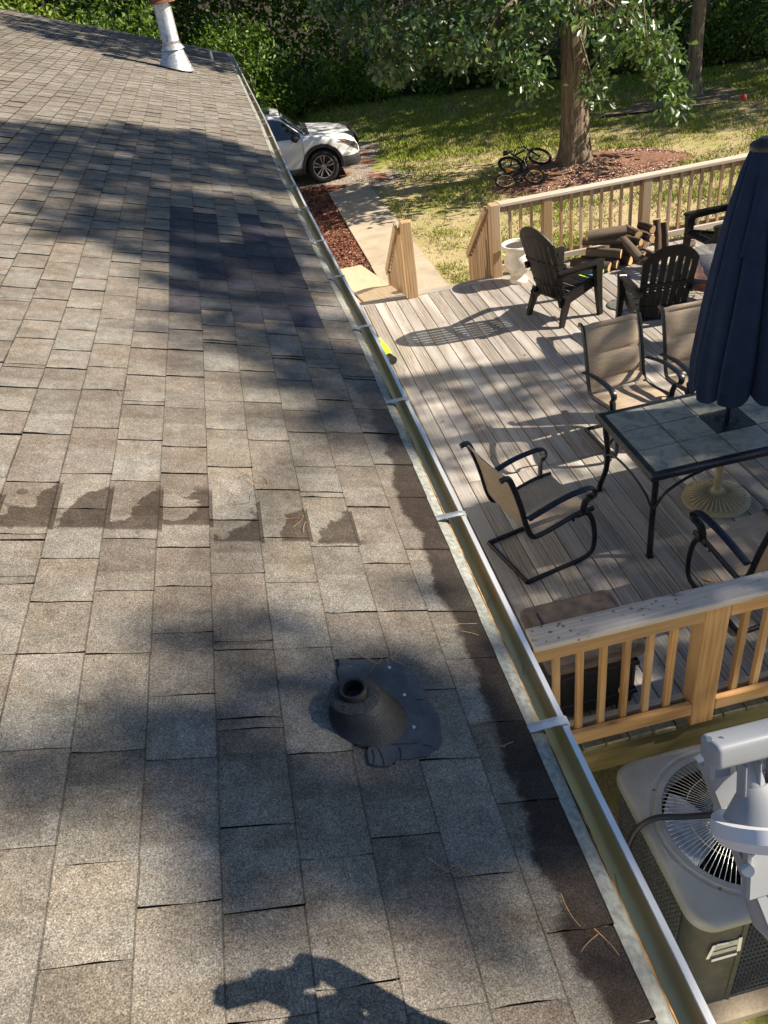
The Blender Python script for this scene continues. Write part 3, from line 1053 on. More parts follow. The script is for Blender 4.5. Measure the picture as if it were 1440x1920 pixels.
mb = MB(); mb.lathe([(.0305, .03), (.0305, .080), (.029, .082), (.024, .081), (.023, .03)], 24, (bcx, bcy, zb)); mb.build('pipe', 'black_plastic', pv, smooth=40)
mb = MB(); mb.lathe([(.0235, .050), (0, .0501)], 16, (bcx, bcy, zb)); mb.build('pipe_inside', 'roof_felt', pv)
for x, y in [(.088, 1.352), (.105, 1.262), (.105, 1.165)]:
    mb = MB(); p = RP((x + .43) / CP, y, .015)
    mb.lathe([(.0045, 0), (.004, .002), (.002, .0025), (0, .0026)], 10, p); mb.build('nail_head', 'galvanised', pv, smooth='all')

# fallen pine needles on the roof
mb = MB()
rn = random.Random(3)
spots = [((720, 1250), 8), ((840, 1190), 3), ((915, 1410), 5), ((870, 1640), 5), ((480, 905), 10), ((450, 935), 6), ((700, 1245), 4), ((1100, 1750), 3), ((240, 740), 4), ((560, 990), 3)]
def onroof(u, v):
    d = (_r * ((u - 720) / 1500) - _u * ((v - 960) / 1500) - _b)
    N = Vector((SP, 0, CP))
    t = -1.36 / d.dot(N)
    return CAM + d * t
for (u, v), c in spots:
    for _ in range(c):
        p = onroof(u + rn.uniform(-25, 25), v + rn.uniform(-15, 15))
        s, y = (p.x + .43) / CP, p.y
        a_ = rn.uniform(0, 6.28); L = rn.uniform(.03, .08); cv = rn.uniform(-.4, .4)
        pts = []
        for k in range(4):
            q = k / 3
            pts.append(RP(s + math.cos(a_ + cv * q) * L * q, y + math.sin(a_ + cv * q) * L * q, .011 + .004 * rn.random()))
        mb.tube(pts, .0007, 3)
for _ in range(60):
    y = rn.uniform(.3, 9.0); x = .37 + rn.random() * .07 + bend(y); z0 = 2.305
    a_ = rn.uniform(-.5, .5) + 1.57; L = rn.uniform(.02, .07)
    mb.tube([(x, y, z0), (x + math.cos(a_) * L * .5, y + math.sin(a_) * L * .5, z0 + .004), (min(x + math.cos(a_) * L, .45 + bend(y)), y + math.sin(a_) * L, z0 + .002)], .0008, 3)
mb.build('pine_needles', 'dry_needle', label='dry pine needles scattered on the shingles', cat='pine needles', kind='stuff')

# ------------------------------------------------------------------ DECK
deck = empty('deck', (3.7, 6.3, G), 0, 'weathered grey wooden deck of long boards beside the house', 'deck')
board_mesh = {}
def deck_board(x, y0, y1, z=0.0):
    key = round(y1 - y0, 3)
    if key not in board_mesh:
        mb = MB().box((0, 0, 0), (.1365, y1 - y0, .036), None, .004)
        o = mb.build('board', 'deck_wood')
        board_mesh[key] = o.data
    else:
        o = link(bpy.data.objects.new('board', board_mesh[key]))
    r = random.Random(int(x * 1000) + int(y0 * 77))
    o.matrix_basis = Matrix.Translation((x + r.uniform(-.0008, .0008), (y0 + y1) / 2 + r.uniform(-.003, .003), -.018 + r.uniform(-.0022, .0005))) @ Matrix.Rotation(r.uniform(-.006, .006), 4, 'Y')
    attach(o, deck)
xs = [.12 + .143 * i for i in range(51)]
for x in xs:
    deck_board(x, 2.695, 5.508)
    deck_board(x, 5.513, 9.848 if x < 3.08 else 10.04)
lumber('nosing_board', 'deck_wood', deck, (1.93, 9.925, -.016), (3.06, 9.925, -.016), .142, .036)
lumber('nosing_board', 'deck_wood', deck, (.12, 9.925, -.018), (1.77, 9.925, -.018), .142, .036)
lumber('rim_joist', 'joist_wood', deck, (.05, 2.735, -.155), (7.35, 2.735, -.155), .04, .235, (0, 0, 1))
lumber('rim_joist', 'joist_wood', deck, (3.08, 9.99, -.155), (7.35, 9.99, -.155), .04, .235, (0, 0, 1))
lumber('rim_joist', 'joist_wood', deck, (.05, 9.85, -.155), (3.05, 9.85, -.155), .04, .235, (0, 0, 1))
for i in range(16):
    y = 3.15 + i * .44
    lumber('joist', 'joist_wood', deck, (.06, y, -.14), (7.3, y, -.14), .038, .18, (0, 0, 1))
for x in (.3, 2.5, 4.9, 7.1):
    for y in (2.8, 6.4, 9.75):
        lumber('support_post', 'joist_wood', deck, (x, y, G), (x, y, -.24), .09, .09, (0, 1, 0))
mb = MB()
rn = random.Random(8)
for x in xs:
    for i in range(17):
        y = 2.75 + i * .44 if i == 0 else 3.15 + (i - 1) * .44
        for dx in (-.042, .042):
            cx, cy = x + dx + rn.uniform(-.006, .006), y + rn.uniform(-.008, .008)
            mb.add([(cx + .0045 * math.cos(t), cy + .0045 * math.sin(t), .0012) for t in (0.5, 1.6, 2.6, 3.7, 4.7, 5.8)], [(0, 1, 2, 3, 4, 5)])
mb.build('nail_heads', 'rusty_metal', deck, kind='stuff')

def railing(root, posts, x0, x1, yc, out, ztop=.95, step=.1335, post=(.13, .12), cap='cap_wood', wd='rail_wood'):
    """posts: centre x; out = -1 when the outer face looks towards -Y"""
    lumber('top_cap', cap, root, (x0, yc, ztop - .019), (x1, yc, ztop - .019), .142, .038)
    for px in posts:
        lumber('post', wd, root, (px, yc + out * .0, -.0 if out > 0 else -.012), (px, yc, ztop - .0385), post[0], post[1], (0, 1, 0), .006)
    edges = [x0 + .0] + [p for p in posts] + [x1]
    segs = []
    for a_, b_ in zip(edges[:-1], edges[1:]):
        A = a_ + (post[0] / 2 + .001 if a_ in posts else .004)
        B = b_ - (post[0] / 2 + .001 if b_ in posts else .004)
        if B - A > .08: segs.append((A, B))
    for A, B in segs:
        lumber('upper_rail', wd, root, (A, yc + out * .040, ztop - .0855), (B, yc + out * .040, ztop - .0855), .038, .089, (0, 0, 1))
        lumber('lower_rail', wd, root, (A, yc + out * .040, .125), (B, yc + out * .040, .125), .038, .089, (0, 0, 1))
        lumber('inner_rail', 'cap_wood', root, (A, yc - out * .040, .115), (B, yc - out * .040, .115), .038, .07, (0, 0, 1))
        nb = max(1, int(round((B - A) / step)) - 1)
        st = (B - A) / (nb + 1)
        for i in range(nb):
            x = A + st * (i + 1)
            lumber('baluster', wd, root, (x, yc, .09), (x, yc, ztop - .0395), .036, .036, (0, 1, 0), .003)
fr = empty('deck_railing', (1.9, 2.74, 0), 0, 'near deck railing with spotted grey cap above the air conditioner', 'railing', 'deck railings')
railing(fr, [1.905, 3.75, 5.6, 7.2], .915, 7.28, 2.74, -1, .95, .1335, (.14, .12), 'spotted_cap', 'new_rail_wood')
br = empty('deck_railing', (5, 9.97, 0), 0, 'far deck railing with sunlit cap running behind the firewood', 'railing', 'deck railings')
railing(br, [3.72, 5.06, 6.45, 7.25], 3.085, 7.32, 9.975, 1, .93, .138, (.12, .12))
lumber('newel_post', 'rail_wood', br, (3.02, 9.97, 0), (3.02, 9.97, .93), .125, .14, (0, 1, 0), .006)

# stairs and their railings
stairs = empty('deck_stairs', (2.5, 10.6, G), 0, 'wooden steps going down from the deck to the concrete path', 'stairs')
for i in range(4):
    y = 10.0 + i * .28; z = -.18 * (i + 1)
    lumber('tread', 'deck_wood', stairs, (1.94, y + .075, z - .018), (3.02, y + .075, z - .018), .139, .036)
    lumber('tread', 'deck_wood', stairs, (1.94, y + .217, z - .018), (3.02, y + .217, z - .018), .139, .036)
    lumber('riser', 'deck_wood', stairs, (1.94, y + .003, z + .085), (3.02, y + .003, z + .085), .02, .125, (0, 0, 1))
for x in (1.955, 2.48, 3.005):
    lumber('stringer', 'joist_wood', stairs, (x, 10.0, -.30), (x, 11.15, -.30 - .74 + .18), .038, .14, (0, 0, 1))
def stair_railing(x, label, yt, yl, ztop, zl, newel, shift):
    root = empty('stair_railing', (x, 10.3, 0), 0, label, 'railing', 'stair railings')
    if newel:
        lumber('newel_post', 'rail_wood', root, (x, yt - .10, -.012), (x, yt - .10, ztop - .002), .13, .12, (0, 1, 0), .006)
    d = (zl - ztop) / (yl - yt)
    x += shift
    for dx in (-.038, .038):
        lumber('sloping_rail', 'rail_wood', root, (x + dx, yt - .035, ztop - .06 + .03 * 0), (x + dx, yl, zl), .036, .09, (0, 0, 1))
    nb = int((yl - yt) / .095)
    for i in range(nb):
        y = yt + .03 + i * .095
        zt = ztop - .085 + d * (y - yt)
        zb_ = -.30 + d * (y - yt) * .75 - .02
        lumber('baluster', 'rail_wood', root, (x, y, zb_), (x, y, zt), .036, .036, (0, 1, 0), .003)
    lumber('low_rail', 'rail_wood', root, (x, yt - .03, -.20), (x, yl, -.20 + .75 * d * (yl - yt)), .036, .08, (0, 0, 1))
    lumber('foot_post', 'rail_wood', root, (x, yl - .09, G), (x, yl - .09, zl + .02), .088, .088, (0, 1, 0), .005)
    return root
stair_railing(1.855, 'short slanting stair railing with thick newel post beside the ramp', 9.95, 11.05, .97, -.04, True, -.075)
stair_railing(3.0, 'slanting stair railing joined to the far deck railing by the urn', 10.06, 11.05, .93, -.03, False, -.03)

ramp = empty('ramp', (1.2, 12, G), 0, 'plain tan wooden ramp sloping from the deck down to the mulch bed', 'ramp')
for i, x in enumerate((.42, 1.02, 1.50)):
    w = (.60, .595, .54)[i]
    xx = (.30, .905, 1.495)[i]
    lumber('ramp_panel', 'ramp_wood', ramp, (xx, 10.0, -.012), (xx, 14.0, G + .012), w - .006, .02)
for x in (.05, 1.74):
    lumber('ramp_stringer', 'joist_wood', ramp, (x, 10.0, -.075), (x, 13.6, G + .035), .038, .09)

# ================================================================== FURNITURE ON THE DECK
def place(o, x, y, z=0.0, rz=0.0):
    o.location = (x, y, z); o.rotation_euler = (0, 0, rz)
    o.matrix_basis = Matrix.Translation((x, y, z)) @ Matrix.Rotation(rz, 4, 'Z')
    return o
def spline(pts, n=6):
    """Catmull-Rom through the points"""
    P = [Vector(p) for p in pts]
    P = [P[0] * 2 - P[1]] + P + [P[-1] * 2 - P[-2]]
    out = []
    for i in range(1, len(P) - 2):
        for k in range(n):
            t = k / n
            a, b, c, d = P[i - 1], P[i], P[i + 1], P[i + 2]
            out.append(.5 * ((2 * b) + (-a + c) * t + (2 * a - 5 * b + 4 * c - d) * t * t + (-a + 3 * b - 3 * c + d) * t ** 3))
    out.append(P[-2])
    return out

# --- sling chair (faces local +Y)
def make_sling(padded):
    root = empty('sling_chair')
    for sx in (-1, 1):
        x = .27 * sx
        MB().tube(spline([(x, -.30, .016), (x, .0, .016), (x, .17, .018), (x, .255, .06), (x, .275, .18), (x, .25, .34), (x, .20, .425), (x, .12, .432)], 5), 1, 8, True, (.014, .021)).build('side_spring', 'black_metal', root, smooth=50)
        MB().tube(spline([(x * .97, .26, .435), (x * .97, .12, .44), (x * .97, -.12, .40), (x * .97, -.235, .40), (x * .97, -.285, .50), (x * .97, -.335, .72), (x * .97, -.40, .93), (x * .97, -.435, .965), (x * .97, -.475, .96)], 5), 1, 8, True, (.016, .021)).build('seat_rail', 'black_metal', root, smooth=50)
        MB().tube(spline([(x * 1.1, -.295, .60), (x * 1.12, -.05, .655), (x * 1.12, .16, .665), (x * 1.12, .235, .64), (x * 1.1, .235, .585), (x * 1.06, .19, .56), (x * 1.0, .175, .50), (x * .98, .17, .44)], 5), 1, 8, True, (.028, .010), up=(0, 0, 1)).build('armrest', 'black_metal', root, smooth=50)
    MB().tube([(-.27, -.30, .016), (.27, -.30, .016)], .016, 8).build('rear_bar', 'black_metal', root, smooth=50)
    MB().tube([(-.26, .10, .395), (.26, .10, .395)], .010, 8).build('seat_bar', 'black_metal', root, smooth=50)
    def sling(path, thick, seams, name):
        pts = spline(path, 10 if padded else 6)
        m = len(pts)
        rows_t = []; rows_b = []
        for i, p in enumerate(pts):
            u = i / (m - 1)
            puff = .0
            if padded and seams:
                ph = (u * seams) % 1.0
                puff = .024 * (abs(math.sin(math.pi * ph)) ** .45)
            a = pts[max(0, i - 1)]; b = pts[min(m - 1, i + 1)]
            t = (b - a).normalized(); nrm = Vector((1, 0, 0)).cross(t)
            if nrm.z < 0 and name == 'seat_sling': nrm = -nrm
            if name == 'back_sling' and nrm.y < 0: nrm = -nrm
            rt = []; rb = []
            for k in range(13):
                v = k / 12
                x = -.252 + .504 * v
                sag = -.012 * math.sin(math.pi * v)
                e = min(1, 6 * min(v, 1 - v))
                rt.append(p + Vector((x, 0, 0)) + nrm * (sag + puff * e + .004))
                rb.append(p + Vector((x, 0, 0)) + nrm * (sag - puff * .5 * e - .001))
            rows_t.append(rt); rows_b.append(rb)
        mb = MB(); mb.grid(rows_t); mb.grid(rows_b)
        for r0, r1 in ((rows_t[0], rows_b[0]), (rows_t[-1], rows_b[-1])): mb.grid([r0, r1])
        mb.build(name, 'sling_tan', root, smooth=60, recalc=False)
    sling([(0, .25, .44), (0, .1, .437), (0, -.1, .41), (0, -.22, .405)], 0, 1, 'seat_sling')
    sling([(0, -.235, .42), (0, -.287, .50), (0, -.335, .72), (0, -.40, .93), (0, -.432, .963)], 0, 4, 'back_sling')
    return root
s1 = make_sling(True)
place(s1, 2.84, 5.62, 0, math.pi + .06)
tag(s1, 'sunlit tan padded sling chair at the left end of the far table side', 'chair', 'sling chairs round the table')
c = copy_tree(s1); place(c, 3.54, 5.62, 0, math.pi - .02)
tag(c, 'tan padded sling chair half hidden behind the closed navy umbrella', 'chair', 'sling chairs round the table')
s2 = make_sling(False)
place(s2, 1.60, 4.46, 0, -math.pi / 2 + .235)
tag(s2, 'tan sling chair seen from behind, standing alone at the left table end', 'chair', 'sling chairs round the table')
c = copy_tree(s2); place(c, 2.70, 3.55, 0, .10)
tag(c, 'tan sling chair on the near table side, cut by the right picture edge', 'chair', 'sling chairs round the table')

# --- Adirondack chair (faces local +Y), brown resin
def make_adirondack():
    root = empty('adirondack_chair')
    m = 'brown_resin'
    def back_pt(u, v):
        """u across -1..1, v up 0..1"""
        y = -.17 - .26 * v ** 1.05 + .035 * (u * u)
        z = .27 + .78 * v
        w = .215 + .045 * math.sin(min(1, v * 1.25) * math.pi * .5)
        return Vector((u * w, y, z))
    def topv(u):
        return 1.0 - .20 * (abs(u) ** 2.3)
    nsl = 7
    for k in range(nsl):
        u0 = -1 + 2 * k / nsl + (.040 if k else 0); u1 = -1 + 2 * (k + 1) / nsl - (.040 if k < nsl - 1 else 0)
        F_, B_ = [], []
        for i in range(11):
            v = i / 10
            r0, r1 = [], []
            for u in (u0, (u0 + u1) / 2, u1):
                p = back_pt(u, v * topv(u) * .985)
                r0.append(p + Vector((0, .008, .003))); r1.append(p - Vector((0, .008, .003)))
            F_.append(r0); B_.append(r1)
        mb = MB(); mb.grid(F_); mb.grid([r[::-1] for r in B_])
        for i in range(10):
            for s_ in (0, 2):
                q = [F_[i][s_], F_[i + 1][s_], B_[i + 1][s_], B_[i][s_]]
                mb.add(q if s_ == 0 else q[::-1], [(0, 1, 2, 3)])
        mb.add(F_[-1] + B_[-1], [(0, 1, 4, 3), (1, 2, 5, 4)])
        mb.build('back_slat', m, root, smooth=40)
    # bands joining the slats
    def band(v0, v1, name, off=-.012, follow=False, th=.011):
        A, B = [], []
        for i in range(25):
            u = -1 + 2 * i / 24
            k = topv(u) if follow else 1
            p0, p1 = back_pt(u, v0 * k), back_pt(u, v1 * k)
            A.append([p0 + Vector((0, off, 0)), p1 + Vector((0, off, 0))])
            B.append([p0 + Vector((0, off - th, -.002)), p1 + Vector((0, off - th, -.002))])
        mb = MB(); mb.grid(A); mb.grid(B); mb.grid([[a[1], b[1]] for a, b in zip(A, B)]); mb.grid([[a[0], b[0]] for a, b in zip(A, B)])
        mb.add(A[0] + B[0], [(0, 1, 3, 2)]); mb.add(A[-1] + B[-1], [(0, 1, 3, 2)])
        mb.build(name, m, root, smooth=40)
    band(.86, 1.0, 'top_band', 0.009, True, .017)
    band(.46, .515, 'cross_band', -.006)
    band(.14, .19, 'lower_band', -.006)
    # seat slats
    for k in range(6):
        u = k / 5
        y = .29 - .44 * u; z = .385 - .115 * u + (.0 if k else -.01)
        MB().box((0, y, z), (.50 - .06 * u, .078, .02), Matrix.Rotation(.25 if k else -.35, 3, 'X'), .006).build('seat_slat', m, root)
    for sx in (-1, 1):
        MB().tube([(sx * .245, .31, .37), (sx * .235, .05, .305), (sx * .215, -.22, .235)], 1, 4, True, (.022, .05)).build('seat_side', m, root, smooth=30)
        arm = [(.240, -.30), (.285, -.27), (.315, -.05), (.340, .18), (.340, .30), (.322, .338), (.288, .340), (.262, .30), (.252, .1), (.240, -.12)]
        poly = [(sx * a, b) for a, b in arm]
        mb = MB(); mb.prism(poly if sx > 0 else poly[::-1], .565, .588)
        mb.v = [(x, y, z - .02 * (y - .1) * (y < .1) + .0) for x, y, z in mb.v]
        mb.build('armrest', m, root, smooth=25)
        # front leg flares downwards, arch to the rear leg
        MB().tube([(sx * .300, .255, .570), (sx * .302, .258, .40), (sx * .312, .27, .2), (sx * .325, .285, 0)], [1.15, .9, .74, .60], 4, True, (.034, .045), up=(0, 1, 0)).build('front_leg', m, root, smooth=30)
        MB().tube([(sx * .245, -.13, .30), (sx * .252, -.165, .20), (sx * .262, -.21, .09), (sx * .268, -.235, 0)], [1.1, 1.0, .85, .7], 4, True, (.024, .040), up=(0, 1, 0)).build('rear_leg', m, root, smooth=40)
        MB().tube(spline([(sx * .29, .25, .53), (sx * .30, .05, .535), (sx * .27, -.2, .545), (sx * .235, -.285, .565)], 4), 1, 4, True, (.012, .020)).build('arm_brace', m, root, smooth=40)
    return root
ad = make_adirondack()
place(ad, 3.30, 8.42, 0, -math.pi / 2 + .38)
def taller(o):
    o.matrix_basis = o.matrix_basis @ Matrix.Diagonal((1.03, 1.03, 1.08, 1))
taller(ad)
tag(ad, 'dark brown slatted armchair beside the white urn, its back to the stairs', 'chair', 'brown resin armchairs round the fire pit')
c = copy_tree(ad); place(c, 3.96, 7.40, 0, -.20); taller(c)
tag(c, 'dark brown slatted armchair with a small white object on its left arm', 'chair', 'brown resin armchairs round the fire pit')
c = copy_tree(ad); place(c, 5.52, 8.84, 0, math.pi / 2 + .06); taller(c)
tag(c, 'dark brown armchair against the far railing, half behind the umbrella', 'chair', 'brown resin armchairs round the fire pit')
mb = MB(); mb.box((3.69, 7.66, .642), (.028, .075, .014), Matrix.Rotation(1.1, 3, 'Z'), .005)
mb.build('lighter', 'label_white', label='small white lighter lying on the left arm of a brown chair', cat='lighter')

# --- table
table = empty('patio_table', (3.055, 4.56, 0), 0, 'dark metal patio table with nine by slate coloured square tiles', 'table')
table['label'] = 'dark metal patio table topped with square slate coloured tiles'
tx0, tx1, ty0, ty1, tz = 2.25, 3.86, 4.10, 5.02, .72
def frame_loop(x0, x1, y0, y1, prof):
    """prof: list of (inset, z); mitred rectangular frame"""
    rows = []
    for i, z in prof:
        rows.append([(x0 + i, y0 + i, z), (x1 - i, y0 + i, z), (x1 - i, y1 - i, z), (x0 + i, y1 - i, z), (x0 + i, y0 + i, z)])
    return MB().grid(rows)
frame_loop(tx0, tx1, ty0, ty1, [(.055, .680), (.004, .672), (-.004, .684), (-.002, .708), (.010, .7215), (.030, .7245), (.044, .7225), (.049, .716), (.049, .700)]).build('edge_frame', 'black_metal', table, smooth=35)
mb = MB(); mb.box(((tx0 + tx1) / 2, (ty0 + ty1) / 2, .702), (tx1 - tx0 - .06, ty1 - ty0 - .06, .012)); mb.build('tray', 'roof_felt', table)
ix0, ix1, iy0, iy1 = tx0 + .049, tx1 - .049, ty0 + .049, ty1 - .049
tw, th_ = (ix1 - ix0) / 5, (iy1 - iy0) / 3
for i in range(5):
    for j in range(3):
        cx, cy = ix0 + tw * (i + .5), iy0 + th_ * (j + .5)
        if i == 2 and j == 1:
            plate = MB().box((0, 0, 0), (tw - .006, th_ - .006, .012), None, .003).build('hole_plate', 'black_metal', None)
            plate.matrix_basis = Matrix.Translation((cx, cy, .7145)); attach(plate, table)
            k = 0
            for q in (.045, .075, .105, .13):
                frame_loop(cx - q, cx + q, cy - q * .98, cy + q * .98, [(0, .7205), (.003, .7235), (.008, .7235), (.011, .7205)]).build('plate_ridge', 'black_metal', plate)
            for a_ in range(24):
                t = 2 * math.pi * a_ / 24
                MB().tube([(cx + .05 * math.cos(t), cy + .05 * math.sin(t), .7215), (cx + .09 * math.cos(t + .25), cy + .09 * math.sin(t + .25), .7215)], .003, 4).build('plate_ridge', 'black_metal', plate)
        else:
            o = MB().box((0, 0, 0), (tw - .0085, th_ - .0085, .012), None, .0007).build('tile', 'tile')
            r = random.Random(i * 7 + j)
            o.matrix_basis = Matrix.Translation((cx, cy, .7150 + r.uniform(-.0006, .0006))) @ Matrix.Rotation(r.choice([0, math.pi]), 4, 'Z')
            attach(o, table)
for sx in (0, 1):
    for sy in (0, 1):
        X_, Y_ = (tx0 + .06, tx1 - .06)[sx], (ty0 + .055, ty1 - .055)[sy]
        ox, oy = (-1, 1)[sx], (-1, 1)[sy]
        MB().tube(spline([(X_, Y_, .695), (X_, Y_ + oy * .004, .60), (X_ - ox * .012, Y_ - oy * .02, .42), (X_ - ox * .01, Y_ - oy * .018, .25), (X_ + ox * .01, Y_ + oy * .02, .10), (X_ + ox * .02, Y_ + oy * .04, .012)], 5), 1, 8, True, (.022, .022)).build('leg', 'black_metal', table, smooth=50)
        MB().box((X_ + ox * .021, Y_ + oy * .042, .006), (.05, .05, .012), None, .004).build('foot', 'black_metal', table)
for yy in (ty0 + .055, ty1 - .055):
    MB().tube(spline([(tx0 + .065, yy, .40), (tx0 + .16, yy, .53), (tx0 + .4, yy, .635), ((tx0 + tx1) / 2, yy, .675), (tx1 - .4, yy, .635), (tx1 - .16, yy, .53), (tx1 - .065, yy, .40)], 6), .011, 8).build('arch_brace', 'black_metal', table, smooth=50)
for xx in (tx0 + .065, tx1 - .065):
    MB().tube(spline([(xx, ty0 + .06, .36), (xx, ty0 + .2, .44), (xx, (ty0 + ty1) / 2, .47), (xx, ty1 - .2, .44), (xx, ty1 - .06, .36)], 6), .010, 8).build('end_brace', 'black_metal', table, smooth=50)

# --- umbrella and its stand
ux, uy = 3.055, 4.56
umb = empty('patio_umbrella', (ux, uy, 0), 0, 'closed navy blue patio umbrella standing through the tiled table', 'umbrella')
MB().tube([(ux, uy, .05), (ux, uy, 2.60)], .019, 12).build('pole', 'black_metal', umb, smooth=50)
def canopy(prof, scal, name, seed, npl=8, depth=.34, n=128):
    r = random.Random(seed)
    amp = [r.uniform(.72, 1.18) for _ in range(npl)]
    tw_ = [r.uniform(-.40, .40) for _ in range(npl)]
    ln = [r.uniform(-.07, .08) for _ in range(npl)]
    rows = []
    zlo, zhi = prof[0][1], prof[-1][1]
    for (R, z) in prof:
        row = []
        fr_ = (zhi - z) / (zhi - zlo)
        for j in range(n):
            t = 2 * math.pi * j / n
            k = t / (2 * math.pi) * npl
            i = int(k) % npl
            ph = k - int(k)
            # ridge at ph = .5, deep fold at 0/1, folds wrap round a little
            rid = math.sin(math.pi * ph) ** .8
            sub = .06 * math.sin(math.pi * 4 * ph + i) * fr_
            rr = R * (1 - depth * fr_ ** .35 * (1 - rid) + sub) * (1 + (amp[i] - 1) * fr_ * rid)
            a_ = t + tw_[i] * fr_ * rid * .8 + .25 * fr_ * (ph - .5)
            dz = (-scal * (rid - .5) + ln[i] * rid) * max(0, fr_ - .55) / .45
            row.append((ux + rr * math.cos(a_), uy + rr * math.sin(a_), z + dz))
        row.append(row[0])
        rows.append(row)
    return MB().grid(rows).build(name, 'navy_canvas', umb, smooth='all')
canopy([(.335, 1.02), (.35, 1.10), (.345, 1.25), (.315, 1.45), (.285, 1.65), (.25, 1.85), (.215, 2.05), (.175, 2.25), (.125, 2.45), (.082, 2.565)], .12, 'canopy', 4)
canopy([(.232, 1.98), (.226, 2.03), (.206, 2.13), (.172, 2.28), (.126, 2.46), (.078, 2.585)], .04, 'vent_canopy', 4, 8, .30)
MB().lathe([(.088, 2.568), (.090, 2.590), (.082, 2.604), (.045, 2.622), (.04, 2.632), (.0, 2.636)], 20, (ux, uy, 0)).build('finial_cap', 'black_plastic', umb, smooth=40)
MB().lathe([(.03, 1.18), (.042, 1.20), (.042, 1.27), (.03, 1.29)], 16, (ux, uy, 0)).build('runner_hub', 'black_plastic', umb, smooth=40)
stand = empty('umbrella_stand', (ux, uy, 0), 0, 'round beige umbrella stand with radial ribs under the table', 'umbrella stand')
MB().lathe([(0, .003), (.245, .003), (.252, .012), (.250, .028), (.235, .036), (.19, .048), (.10, .078), (.055, .092), (.03, .096)], 48, (ux, uy, 0)).build('base', 'beige_resin', stand, smooth=40)
for k in range(36):
    t = 2 * math.pi * k / 36
    MB().tube([(ux + .068 * math.cos(t), uy + .068 * math.sin(t), .0885), (ux + .14 * math.cos(t), uy + .14 * math.sin(t), .066), (ux + .218 * math.cos(t), uy + .218 * math.sin(t), .042)], [.006, .008, .010], 5).build('rib', 'beige_resin', stand, smooth='all')
MB().lathe([(.045, .09), (.04, .11), (.029, .12), (.028, .40), (.031, .405), (.031, .42), (.022, .425)], 20, (ux, uy, 0)).build('tube', 'beige_resin', stand, smooth=40)

# --- storage box behind the near railing
box = empty('storage_box', (1.33, 3.12, 0), 0, 'black plastic storage box with brown lid behind the near railing', 'storage box')
MB().box((1.36, 3.13, .245), (.50, .44, .47), None, .03).build('body', 'black_plastic', box, smooth=40)
for z in (.12, .36):
    frame_loop(1.105, 1.615, 2.905, 3.355, [(.008, z - .02), (.0, z - .012), (.0, z + .012), (.008, z + .02)]).build('moulded_band', 'black_plastic', box)
lid = MB(); lid.prism([(1.06 + x, 2.86 + y) for x, y in rrect(0, .575, 0, .53, .05)], .475, .51); lid.prism([(1.06 + x, 2.86 + y) for x, y in rrect(.035, .54, .03, .50, .04)], .505, .527)
lid = lid.build('lid', 'brown_lid', box, smooth=30)
MB().box((1.15, 3.12, .5285), (.012, .38, .004), None, .001).build('lid_groove', 'black_plastic', lid)
mb = MB(); mb.lathe([(.032, 0), (.033, .002), (.03, .003)], 24, (1.53, 3.32, .527)); mb.build('lid_emblem', 'brown_lid', lid, smooth=40)
mb = MB()
mb.tube(spline([(1.47, 2.86, .02), (1.46, 2.85, .12), (1.47, 2.84, .2), (1.475, 2.84, .235)], 4), .007, 8); mb.build('hose_end', 'black_plastic', label='black hose end with yellow tip leaning on the storage box', cat='hose')
hose = bpy.data.objects['hose_end']
MB().lathe([(.010, .0), (.013, .005), (.013, .03), (.008, .035)], 12, (1.475, 2.84, .23)).build('tip', 'yellow_plastic', hose, smooth=40)

# --- urn planter
urn = empty('urn_planter', (3.22, 9.66, 0), 0, 'cream stone urn planter filled with soil beside the stair post', 'planter')
MB().lathe([(.0, .001), (.115, .001), (.118, .03), (.105, .045), (.085, .055), (.075, .085), (.083, .10), (.12, .125), (.158, .18), (.178, .25), (.172, .32), (.150, .365), (.14, .385), (.145, .41), (.175, .43), (.205, .445), (.212, .47), (.20, .488), (.178, .485), (.165, .46), (.155, .44)], 48, (3.22, 9.66, 0), lambda a, i, z: 1 + (.035 * math.sin(a * 2 + z * 14) if 10 < i < 16 or 6 < i <= 10 else 0)).build('bowl', 'urn_stone', urn, smooth=50)
MB().lathe([(.168, .455), (.09, .463), (.0, .458)], 28, (3.22, 9.66, 0), lambda a, i, z: 1).build('soil', 'dark_soil', urn, smooth='all')

